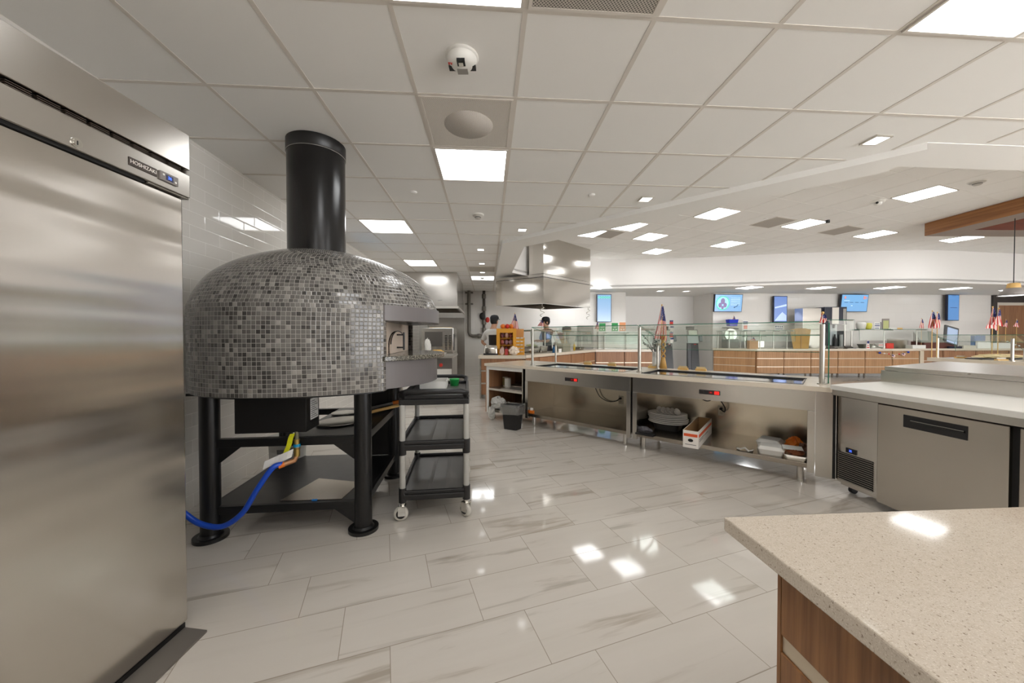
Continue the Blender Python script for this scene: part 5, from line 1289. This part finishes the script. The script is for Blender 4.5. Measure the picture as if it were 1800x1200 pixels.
# ================================================================== ALCOVE: KIOSKS AND SMALL SIGNS
def kiosk(label, px, Y):
    x = at(px, 600, Y).x; t = thing('ordering_kiosk', label, 'kiosk', (x, Y, 0), -.12, 'ordering kiosks in the alcove')
    m = M()
    for z0, z1, y0, y1 in ((0, .05, -.05, .30),): m.box(-.20, .20, y0, y1, z0, z1)
    part(t, 'base', m, BLKPL)
    pd = M().add([(-.19, -.02, .05), (.19, -.02, .05), (.19, .16, .05), (-.19, .16, .05), (-.17, .10, 1.06), (.17, .10, 1.06), (.17, .22, 1.06), (-.17, .22, 1.06)], [(3, 2, 1, 0), (4, 5, 6, 7), (0, 1, 5, 4), (1, 2, 6, 5), (2, 3, 7, 6), (3, 0, 4, 7)], 0)
    part(t, 'pedestal', pd, PM('kiosk_grey', (66, 66, 70), .4)); part(t, 'front_panel', M().add([(-.08, -.035, .06), (.19, -.035, .06), (.17, .088, 1.04), (-.06, .088, 1.04), (-.08, -.02, .06), (.19, -.02, .06), (.17, .10, 1.04), (-.06, .10, 1.04)], [(0, 1, 2, 3), (7, 6, 5, 4), (0, 4, 5, 1), (1, 5, 6, 2), (2, 6, 7, 3), (3, 7, 4, 0)]), PM('kiosk_black', (16, 15, 16), .3))
    part(t, 'head', M().cbox((0, .14, 1.27), (.36, .06, .46), rx=-.3), PM('kiosk_pale', (176, 184, 178), .4)); part(t, 'screen', M().cbox((0, .13, 1.42), (.33, .02, .22), rx=-.3), BLKPL)
    part(t, 'screen_glow', M().cbox((0, .115, 1.42), (.28, .012, .16), rx=-.3), PM('kiosk_screen', (150, 158, 140), .3, emit=.25)); part(t, 'printer', M().box(-.17, .06, .16, .3, 1.52, 1.64), BLKPL)
    part(t, 'card_reader', M().cbox((.24, .06, 1.22), (.10, .06, .20), rx=-.35), PM('reader_grey', (130, 134, 132), .45)); part(t, 'status_light', M().box(.02, .10, .07, .082, 1.0, 1.02), RED)
    return t
kiosk('left ordering kiosk behind the flag on the serving line', 1174, 12.55); kiosk('right ordering kiosk near the alcove corner', 1220, 12.55)
for px, s, mt_, h in ((1059, 'left green menu card on the white cabinet', GREEN, .25), (1081, 'right green menu card on the white cabinet', GREEN, .26), (1094.5, 'orange and white menu card beside the green cards', PM('card_orange', (236, 160, 110), .6), .28)):
    q = at(px, 580, 11.08); t = thing('menu_card', s, 'sign', (q.x, 11.08, 1.44), 0, 'menu cards on the white cabinet')
    part(t, 'holder', M().box(-.10, .10, 0, .04, 0, .012), PM('acrylic', (210, 214, 212), .1)); part(t, 'card', M().box(-.095, .095, .015, .022, .012, h), mt_)
    part(t, 'print', M().box(-.06, .06, .0125, .015, h * .62, h * .68).box(-.05, .05, .0125, .015, h * .45, h * .5).box(-.06, -.02, .0125, .015, .04, h * .3).box(.02, .06, .0125, .015, .04, h * .3), PAPER)
flag('small american flag at the left end of the white cabinet', (at(1050, 566, 11.05).x, 11.05, 1.74), .22, .11, stick=.30, seed=5)

# flag, branches and ribbon standing on the serving line
l = SM.inverted() @ onz(1147, 645, .87)
fx, fy = .0, .955
fp = sp(fx, fy, .87)
tipz = at(1147, 537, fp.y).z
flag('largest american flag, in the vase on the serving line at the middle guard post', (fp.x + .02, fp.y, tipz), .46, .17, stick=tipz - .89, seed=8)
t = thing('flower_vase', 'vase of frosted dark branches at the middle of the serving line', 'vase', sp(-.06, .93, .8705), SR)
part(t, 'vase', M().lathe([(.0001, 0), (.045, 0), (.035, .06), (.03, .22), (.026, .22), (.03, .06), (.0001, .01)], n=18), PM('vase_pale', (214, 212, 208), .2))
m = M(); rg = random.Random(11); lf = M()
for k in range(11):
    a = rg.uniform(-.2, PI + .2); r = rg.uniform(.08, .20); z = rg.uniform(.30, .52)
    pts = [(0, 0, .15), (r * .4 * math.cos(a), r * .4 * math.sin(a), .15 + (z - .15) * .6), (r * math.cos(a), r * math.sin(a), z)]; m.tube(smooth(pts, 3), .0035, 5)
    for j in range(5):
        c = Vector(pts[1]).lerp(Vector(pts[2]), j / 4); lf.ball(c + Vector((rg.uniform(-.02, .02), rg.uniform(-.02, .02), rg.uniform(-.01, .02))), (.016, .011, .008), 6, 4, j % 2)
part(t, 'branches', m, PM('branch_dark', (72, 76, 74), .6)); part(t, 'leaves', lf, [PM('leaf_frost', (222, 224, 220), .6), PM('leaf_grey', (110, 124, 118), .6)])
t = thing('gold_ribbon_tree', 'gold twisted ribbon standing on a small cone on the serving line', 'decoration', sp(.045, .94, .8705), SR)
part(t, 'cone_base', M().lathe([(.0001, 0), (.05, 0), (.026, .14), (.0001, .15)], n=18), PM('gold_matte', (196, 152, 84), .4)); m = M()
for off in (0, PI): m.tube([(.022 * math.cos(off + k * .55), .022 * math.sin(off + k * .55), .15 + .014 * k) for k in range(22)], .011, 6)
part(t, 'ribbon', m, PM('gold_matte', (196, 152, 84), .4))
for px, py, Y, s in ((953, 556, 8.4, 'left silver swirl hanging under the steel hood'), (1034, 552, 9.5, 'right silver swirl hanging under the steel hood')):
    q = at(px, 545, Y); solo('hanging_swirl', s, 'decoration', M().tube([(0, 0, .0), (0, 0, -.04)] + [(.05 * math.sin(k * .9), .05 * math.cos(k * .9), -.05 - .018 * k) for k in range(15)], .008, 5), CHROME, (q.x, q.y, 2.05), group='silver swirls under the hood')
q = at(1183, 572, 12.2); t = thing('paper_garland', 'narrow red and white paper garland hanging between the kiosks', 'decoration', (q.x, 12.3, 1.05))
for k in range(4): part(t, 'paper_fan', M().cbox((.01 * (-1) ** k, 0, .1 + .2 * k), (.11, .02, .16), mi=0).cbox((.01 * (-1) ** k, -.004, .16 + .2 * k), (.11, .02, .05), mi=1), [FR if k % 2 else FW, FB])
part(t, 'string', M().cyl((0, .01, -.1), (0, .01, .98), .004, n=6), PAPER)

# ================================================================== FAR COUNTER
FY = 11.25
t = thing('counter_worktop', 'long pale worktop of the far wood-fronted counter', 'worktop', (0, 0, 0))
part(t, 'slab', M().prism([(6.66, 12.02), (7.62, FY), (12.72, FY), (12.72, FY + .62), (7.7, FY + .62), (6.9, 12.5)], .84, .90), SLAB)
aa = math.atan2(FY + .04 - 12.0, 7.6 - 6.68)
woodunit('angled wood drawer unit at the left end of the far counter', (6.69, 12.03), aa, 1.17, OAK, (.36, .60), .45)
order = ['first', 'second', 'third', 'fourth', 'fifth', 'sixth']
proto = woodunit('first straight drawer unit of the far counter from the left', (7.64, FY + .02), 0, .84, OAK, (.34, .60), .55)
for k in range(1, 6): lastu = copy_tree(proto, (7.64 + .845 * k, FY + .02, 0), 0, order[k] + ' straight drawer unit of the far counter from the left', 'wood-fronted counter units')

part(lastu, 'end_panel', M().box(.85, .97, 0, .6, 0, .838), PM('strip_pale', (214, 200, 178), .35, .4))
t = thing('counter_worktop', 'set-back worktop of the far counter, right of the drawer units', 'worktop', (0, 0, 0)); part(t, 'slab', M().box(12.85, 18.2, FY + .38, FY + 1.0, .84, .90), SLAB)
for k in range(5): woodunit('set-back wood unit ' + ['first', 'second', 'third', 'fourth', 'fifth'][k] + ' to the right of the far drawer units', (12.86 + 1.06 * k, FY + .42), 0, 1.05, OAK2, (.5,), .5)
t = thing('counter_worktop', 'back worktop along the far wall carrying the drink machine', 'worktop', (0, 0, 0)); part(t, 'slab', M().box(8.2, 12.7, FY + .64, FY + 1.2, .84, .90), SLAB); part(t, 'body', M().box(8.22, 12.68, FY + .68, FY + 1.18, 0, .838), WHITEPL)

def fx_(px, Y): return at(px, 600, Y).x
# tall appliances
t = thing('drink_machine', 'tall black drink machine with steel front on the far counter', 'drink machine', (fx_(1446, 12.0), 11.93, .90))
W_ = .73
part(t, 'upper_body', M().box(0, W_, 0, .36, .78, 1.36), PM('machine_navy', (38, 42, 56), .3), .01); part(t, 'lower_body', M().box(0, W_, .1, .36, 0, .775), PM('machine_black', (44, 46, 48), .25)); part(t, 'steel_front', M().box(.24, .46, -.006, 0, .80, 1.34), ALU)
part(t, 'column', M().box(.24, .46, .06, .1, .1, .775), PM('machine_steel', (170, 178, 180), .3, .6)); part(t, 'side_panel', M().box(.6, .7, -.006, 0, .9, 1.3), GREYP)
part(t, 'drip_tray', M().box(.02, W_ - .02, -.02, .1, 0, .06), GREYP); part(t, 'spout', M().cyl((.33, .03, .78), (.33, .03, .66), .04, .03, n=14), BLKPL); part(t, 'cup_stack', M().cyl((.6, .06, .06), (.6, .06, .45), .05, n=14), PM('cup_grey', (160, 164, 160), .4)); part(t, 'bottle', M().lathe([(.05, .06), (.05, .3), (.02, .4), (.02, .46)], n=14).xf(None, (.36, .02, 0)), BLKPL)
t = thing('steel_cabinet', 'plain steel cabinet left of the drink machine on the far counter', 'cabinet', (fx_(1408, 12.0), 11.93, .90)); part(t, 'body', M().box(0, .60, 0, .36, 0, 1.32), STEELV, .005); part(t, 'door_seam', M().box(.0, .60, -.002, 0, .62, .63), DARK); part(t, 'side_box', M().box(.60, .685, .05, .3, .95, 1.28), BLKPL)
part(t, 'red_lamp', M().box(.62, .66, .04, .05, 1.1, 1.16), RED)

guard('small glass guard with thin posts at the left end of the far counter', (fx_(1259, 11.9), 11.86, 0), aa * .0, .80, .90, 1.46, 3)
guard('glass guard on the far counter left of the brown paper shield', (fx_(1311, 11.6), 11.62, 0), 0, 1.36, .90, 1.47, 4)
guard('wide glass guard with a shelf on top at the right of the far counter', (fx_(1496, 11.6), 11.62, 0), 0, 2.15, .90, 1.50, 3)
guard('frameless glass guard in front of the drink machine', (fx_(1442, 11.55), 11.55, 0), 0, .80, .90, 1.80, 2, slope=.02)
def fbox(name, label, cat, px, Y, z, s, mat, rz=0.0, group=None): return box_thing(name, label, cat, (fx_(px, Y), Y, z), s, mat, rz, group, .004)
t = thing('meat_slicer', 'grey and black slicer at the left end of the far counter', 'slicer', (fx_(1292, 11.85), 12.12, .90)); part(t, 'base', M().box(-.2, .2, -.15, .15, 0, .3), GREYP, .02); part(t, 'blade_guard', M().cyl((0, -.05, .45), (0, .05, .45), .2, n=24), ALU); part(t, 'top_tray', M().cbox((0, 0, .66), (.42, .25, .03), ry=.1), BLKPL)
solo('gift_bag', 'bright blue paper bag on top of the slicer', 'bag', loft(M(), [(rrect(.13, .09, .02), 0), (rrect(.16, .11, .02), .22), (rrect(.15, .10, .02), .22), (rrect(.12, .08, .02), .02)]), PM('bag_blue', (22, 50, 190), .6), (fx_(1287, 12.1), 12.12, 1.632))
flag('american flag tucked behind the blue bag at the left far counter', (fx_(1292, 12.2), 12.28, 1.98), .24, .20, stick=.36, seed=9)
t = thing('menu_board', 'white menu board with dark lines behind the glass guard', 'sign', (fx_(1321, 11.9), 12.22, .90)); part(t, 'stand', M().box(-.02, .02, 0, .02, 0, .62), POSTM); part(t, 'board', M().box(-.11, .11, -.005, .015, .55, .93), PAPER); part(t, 'print', M().box(-.08, .08, -.0065, -.005, .86, .89).box(-.08, .08, -.0065, -.005, .80, .83).box(-.07, .07, -.0065, -.005, .58, .60), INK); part(t, 'picture', M().box(-.06, .06, -.0065, -.005, .64, .76), PM('print_orange', (226, 92, 48), .6))
fbox('paper_bag', 'small tan paper bag with a flag on the left of the far counter', 'bag', 1323, 11.40, .90, (.28, .12, .26), PM('bag_tan', (196, 158, 122), .8))
flag('tiny flag stuck in the small tan paper bag', (fx_(1324, 11.4), 11.40, 1.27), .10, .13, stick=.10, seed=12)
t = thing('price_sign', 'small sign with bold dark letters on the far counter guard', 'sign', (fx_(1369, 11.6), 11.60, 1.485)); part(t, 'board', M().box(-.14, .14, 0, .012, 0, .16), PAPER); part(t, 'print', M().box(-.12, -.07, -.0015, 0, .09, .14).box(-.05, 0, -.0015, 0, .09, .14).box(.02, .06, -.0015, 0, .09, .14).box(.08, .12, -.0015, 0, .09, .14).box(-.12, .12, -.0015, 0, .03, .06), INK)
t = thing('cardboard_shield', 'large curved brown cardboard shield standing on the far counter', 'shield', (fx_(1408, 11.45), 11.42, .901), 0)
b_ = M().prism([(-.24, 0), (.24, 0), (.33, .60), (.12, .645), (-.12, .645), (-.33, .60)], -.004, .004); b_.v = [(x, z + .06 * (x / .33) ** 2, y) for x, y, z in b_.v]
part(t, 'board', b_, PM('shield_brown', (186, 146, 84), .8)); part(t, 'support', M().prism([(-.02, .01), (.02, .01), (.02, .15), (-.02, .15)], 0, .02).box(-.015, .015, .02, .03, 0, .4), CARD)
t = thing('scale', 'glass-topped food scale behind the tan paper bag', 'scale', (fx_(1336, 11.95), 12.2, .90)); part(t, 'body', M().box(-.25, .25, -.12, .12, 0, .25), ALU, .02); part(t, 'hood', M().prism([(-.3, -.12), (.3, -.12), (.35, .12), (-.35, .12)], .38, .40).box(-.28, -.26, .1, .12, .25, .38).box(.26, .28, .1, .12, .25, .38), GREYP)
for px, s in ((1462, 'left black wedge tray on the far counter'), (1495, 'right black wedge tray on the far counter')):
    solo('wedge_tray', s, 'tray', M().prism([(-.12, -.1), (.12, -.1), (.12, .1), (-.12, .1)], 0, .03).cbox((0, .05, .05), (.22, .1, .04), rx=.5), PM('tray_brown', (84, 76, 70), .5), (fx_(px, 11.4), 11.42, .90), group='wedge trays on the far counter')
fbox('price_strip', 'long white price strip along the front of the far counter', 'sign', 1519, 11.32, .90, (1.0, .05, .012), PAPER)
# on the shelf of the right guard
GZ = 1.5135
t = thing('paper_cup', 'large white round tub on the guard shelf', 'tub', (fx_(1512, 11.6), 11.58, GZ)); part(t, 'tub', M().lathe([(.0001, 0), (.10, 0), (.13, .16), (.13, .18), (.09, .235), (.0001, .24)], n=22), WHITEPL)
solo('yellow_tub', 'round yellow tub beside the white tub on the guard shelf', 'tub', M().lathe([(.0001, 0), (.06, 0), (.09, .10), (.08, .19), (.0001, .21)], n=20), PM('tub_yellow', (206, 200, 80), .5), (fx_(1522, 11.6), 11.52, GZ))
t = thing('menu_card', 'white card with dark bars on the guard shelf', 'sign', (fx_(1540, 11.6), 11.56, GZ)); part(t, 'card', M().box(-.11, .09, 0, .01, 0, .22), PAPER); part(t, 'print', M().box(-.09, .07, -.0015, 0, .16, .18).box(-.09, .07, -.0015, 0, .10, .13).box(-.09, .05, -.0015, 0, .03, .05), INK); part(t, 'edge', M().box(.09, .105, -.01, .02, 0, .23), BLKPL)
t = thing('picture_frame', 'grey framed green picture card on the guard shelf', 'sign', (fx_(1554.5, 11.6), 11.56, GZ)); part(t, 'frame', M().box(-.11, .11, 0, .02, 0, .34), PM('frame_grey', (138, 130, 124), .5)); part(t, 'card', M().box(-.085, .085, -.003, 0, .02, .28), PM('card_green', (186, 190, 130), .6))
fbox('foam_tray', 'flat white tray at the right of the guard shelf', 'tray', 1567, 11.56, GZ, (.2, .15, .05), WHITEPL); fbox('wooden_block', 'small wooden block at the right end of the guard shelf', 'block', 1579, 11.56, GZ, (.16, .1, .05), PINE)
# behind the right guard
solo('stock_pot', 'large steel pot behind the right guard on the far counter', 'pot', M().lathe([(.0001, 0), (.24, 0), (.25, .30), (.265, .31), (.24, .31), (.23, .02), (.0001, .02)], n=28), ALU, (fx_(1580, 12.0), 12.05, .90)); solo('steam_tray_lid', 'wide domed steel lid behind the right guard', 'lid', M().lathe([(.34, 0), (.33, .05), (.22, .13), (.05, .16), (.0001, .165)], n=28), ALU, (fx_(1535, 12.0), 12.05, .90))
t = thing('white_box', 'white box with red label stripe behind the right guard', 'box', (fx_(1550, 11.75), 11.80, .90)); part(t, 'carton', M().box(-.11, .11, -.06, .06, 0, .16), PAPER); part(t, 'stripe', M().box(-.11, .11, -.0615, -.06, .10, .12), RED)
fbox('red_box', 'bright red box behind the right guard', 'box', 1562, 11.78, .90, (.24, .1, .17), PM('box_bright_red', (226, 66, 52), .6)); solo('wicker_bowl', 'dark bowl of greens left of the white box', 'bowl', loft(M(), [(rrect(.12, .1, .05), 0), (rrect(.17, .14, .06), .14)]), PM('bowl_dark', (108, 108, 96), .5), (fx_(1524, 11.75), 11.82, .90))
fbox('white_pan', 'white serving pan with paper at the right of the guard', 'pan', 1607, 11.75, .90, (.42, .3, .11), PAPER); 
t = thing('patriotic_stand', 'small red white and blue paper stand leaning on the far counter', 'decoration', (fx_(1525.5, 11.3), 11.30, .90)); part(t, 'stand', M().prism([(-.06, 0), (.06, 0), (.02, .28), (-.03, .28)], -.01, .01).xf(Matrix.Rotation(PI / 2, 3, 'X')), FW); part(t, 'blue_patch', M().box(-.035, .03, -.013, -.0105, .17, .25), FB); part(t, 'red_patch', M().box(-.04, .04, -.013, -.0105, .03, .06).box(-.03, .035, -.013, -.0105, .10, .12), FR)
# bunting on the counter front
bt = thing('flag_bunting', 'string of tiny flags and balls across the far drawer fronts', 'bunting', (fx_(1574, 11.2), FY - .016, .70))
bx = lambda px: fx_(px, FY) - fx_(1574, FY)
m = [(bx(1549), 0, .08), (bx(1557), 0, .06), (bx(1565), 0, .045), (bx(1573), 0, .03), (bx(1583), 0, .04), (bx(1591), 0, .055), (bx(1599), 0, .10)]
part(bt, 'string', M().tube(smooth(m, 3), .003, 5), PAPER)
for (x, y, z), c, n_ in zip([m[0], m[1], m[2], m[4], m[6]], (BLUE, FW, RED, RED, BLUE), range(5)): part(bt, 'ball', M().ball((x, y, z), .032 if n_ in (0, 4) else .022, 10, 8), c)
for x, z in ((bx(1573), -.02), (bx(1591), .03)): part(bt, 'little_flag', M().cbox((x, 0, z), (.10, .006, .07), 1, ry=.4).cbox((x - .02, -.002, z + .02), (.045, .006, .04), 0, ry=.4).cbox((x, -.002, z - .012), (.10, .006, .012), 2, ry=.4), [FB, FW, FR])
flag('tiny american flag on top of the right end post of the serving line guard', tuple(sp(1.66, .25, 1.50)), .075, .06, stick=.08, seed=14)

# register and goods on the set-back counter
t = thing('cash_register', 'grey cash register with a slanted blue screen on the set-back counter', 'cash register', (fx_(1655, 11.7), 11.95, .90), .0)
part(t, 'drawer', M().box(-.5, .5, -.2, .2, 0, .22), PM('register_brown', (96, 52, 44), .5), .01); part(t, 'keyboard', M().add([(-.62, -.22, .23), (.2, -.22, .23), (.2, .2, .56), (-.42, .2, .56), (-.62, -.22, .19), (.2, -.22, .19), (.2, .2, .22), (-.42, .2, .22)], [(0, 1, 2, 3), (7, 6, 5, 4), (0, 4, 5, 1), (1, 5, 6, 2), (2, 6, 7, 3), (3, 7, 4, 0)]), PM('register_grey', (142, 146, 134), .5))
scn = M().cbox((.42, -.15, .42), (.46, .04, .60), rx=-.18, ry=.28); part(t, 'screen', scn, PM('screen_frame', (84, 84, 84), .5)); part(t, 'display', M().cbox((.435, -.175, .41), (.34, .012, .5), rx=-.18, ry=.28), PM('register_screen', (150, 166, 190), .2, emit=.35))
fbox('blue_cloth', 'folded dark blue cloth in front of the cash register', 'cloth', 1678, 11.66, .90, (.42, .06, .07), PM('cloth_navy', (30, 32, 52), .9)); fbox('cream_tray', 'cream tray right of the cash register', 'tray', 1701, 11.70, .90, (.42, .12, .10), PM('tray_cream', (214, 206, 190), .5))
solo('round_fan', 'small round grey fan behind the register screen', 'fan', M().cyl((0, -.05, .44), (0, .05, .44), .17, n=24).cyl((0, 0, 0), (0, 0, .32), .03, n=10).cyl((0, 0, 0), (0, 0, .02), .12, n=18), PM('fan_grey', (150, 150, 138), .4), (fx_(1694, 11.9), 12.25, .90))
fbox('chip_bag', 'blue and green snack pack right of the register', 'snack', 1719, 11.85, .90, (.36, .1, .42), PM('pack_blue', (120, 150, 196), .4)); fbox('chip_bag', 'pale snack pack with a red triangle right of the register', 'snack', 1728, 11.74, .90, (.42, .06, .24), PAPER); fbox('white_bin', 'white rectangular tub near the right edge of the set-back counter', 'tub', 1757, 11.72, .90, (.62, .2, .18), WHITEPL)
flag('single american flag leaning left of the cash register', (fx_(1619.5, 11.8), 11.80, 1.86), .30, .20, stick=.95, seed=15); flag('left small flag in front of the timber wall, right edge', (fx_(1771, 12.0), 12.05, 1.85), .24, .16, stick=.94, seed=16); flag('right small flag in front of the timber wall, right edge', (fx_(1790, 12.0), 12.05, 1.85), .24, .16, stick=.94, seed=17)

# ================================================================== MIDDLE ISLAND (right edge)
MI = (7.80, 6.80)
t = thing('island_worktop', 'pale island worktop behind the prep refrigerator lid', 'worktop', (MI[0], MI[1], .83), GRID_A * .5); part(t, 'slab', M().box(0, 2.4, -2.6, 0, 0, .07), SLAB, .004)
for k in range(3): woodunit(['far', 'middle', 'near'][k] + ' wood unit of the right-hand island under its pale worktop', (MI[0] + .03 + .027 * k, MI[1] - .03 - .84 * k), -PI / 2 + GRID_A * .5, .83, OAK2, (.5,), 1.0)
ig = thing('sneeze_guard', 'glass guard on steel posts on the right-hand island', 'sneeze guard', (MI[0] + .08, MI[1] - .06, .90), -PI / 2 + GRID_A * .5)
for x in (.04, 1.02, 1.9):
    p_ = part(ig, 'post', M().cyl((x, 0, .0), (x, 0, .36), .019, n=14), POSTM); part(p_, 'flange', M().cyl((x, 0, 0), (x, 0, .01), .034, n=14), POSTM)
pane(ig, 'top_pane', (-.06, .42), (.36, .30), 0, 2.0, .008); pane(ig, 'front_pane', (.37, .29), (.40, .12), 0, 2.0, .008)
t = thing('pastry_tray', 'long tray of pale pastry on the right-hand island', 'food tray', (8.42, 6.25, .9005), 0); part(t, 'tray', M().box(-.45, .45, -.12, .12, 0, .015), BLKPL); part(t, 'pastry', crumple(1, .42, .10, .035, 61, 40, 8).xf(None, (0, 0, .014)), PM('pastry', (226, 206, 160), .7))
for k, (x, y) in enumerate(((8.12, 6.55), (8.05, 5.95))):
    t = thing('card_holder', ['far', 'near'][k] + ' wooden card holder on the right-hand island', 'card holder', (x, y, .9005), -.2, 'card holders on the island'); part(t, 'block', M().box(-.07, .07, -.03, .03, 0, .02), PINE); part(t, 'card', M().cbox((0, 0, .03), (.12, .0015, .035), rx=.5), PAPER)
for k, x in enumerate((9.0, 9.55)): t = thing('cake_stand', ['left', 'right'][k] + ' black round lid with a knob on the right-hand island', 'lid', (x, 6.55, .90), 0, 'round black lids on the island'); part(t, 'lid', M().lathe([(.16, 0), (.15, .02), (.03, .035), (.0001, .036)], n=24), BLKPL); part(t, 'knob', M().ball((0, 0, .05), .022, 10, 8), BLKPL)
for px, Y, py, s, sd in ((1639, 6.74, 547, 'american flag above the left post of the island guard', 20), (1745, 6.3, 540, 'large american flag above the island guard near the right edge', 22)):
    q = at(px, py, Y); flag(s, (q.x, q.y, q.z), .32 if sd == 20 else .38, .17 if sd == 20 else .24, stick=q.z - .90, seed=sd); flag('rear flag of the pair ' + ('at the left post of the island guard' if sd == 20 else 'near the right photo edge'), (q.x + .035, q.y - .05, q.z - .03), .28, .15, stick=q.z - .93, seed=sd + 1)
t = thing('flower_vase', 'vase of pale frosted branches on the right-hand island', 'vase', (8.50, 6.05, .9)); t.location = (8.56, 6.02, .90)
part(t, 'vase', M().lathe([(.0001, 0), (.04, 0), (.032, .06), (.028, .18), (.024, .18), (.0001, .02)], n=16), PM('vase_pale', (214, 212, 208), .2)); m = M(); lf = M(); rg = random.Random(23)
for k in range(9):
    a = rg.uniform(0, 2 * PI); r = rg.uniform(.08, .22); z = rg.uniform(.26, .45); pts = [(0, 0, .12), (r * .4 * math.cos(a), r * .4 * math.sin(a), .12 + (z - .12) * .6), (r * math.cos(a), r * math.sin(a), z)]; m.tube(smooth(pts, 3), .0035, 5)
    for j in range(5): lf.ball(Vector(pts[1]).lerp(Vector(pts[2]), j / 4) + Vector((rg.uniform(-.02, .02), rg.uniform(-.02, .02), .01)), (.018, .012, .009), 6, 4)
part(t, 'branches', m, PM('branch_dark', (72, 76, 74), .6)); part(t, 'leaves', lf, PM('leaf_frost', (222, 224, 220), .6))
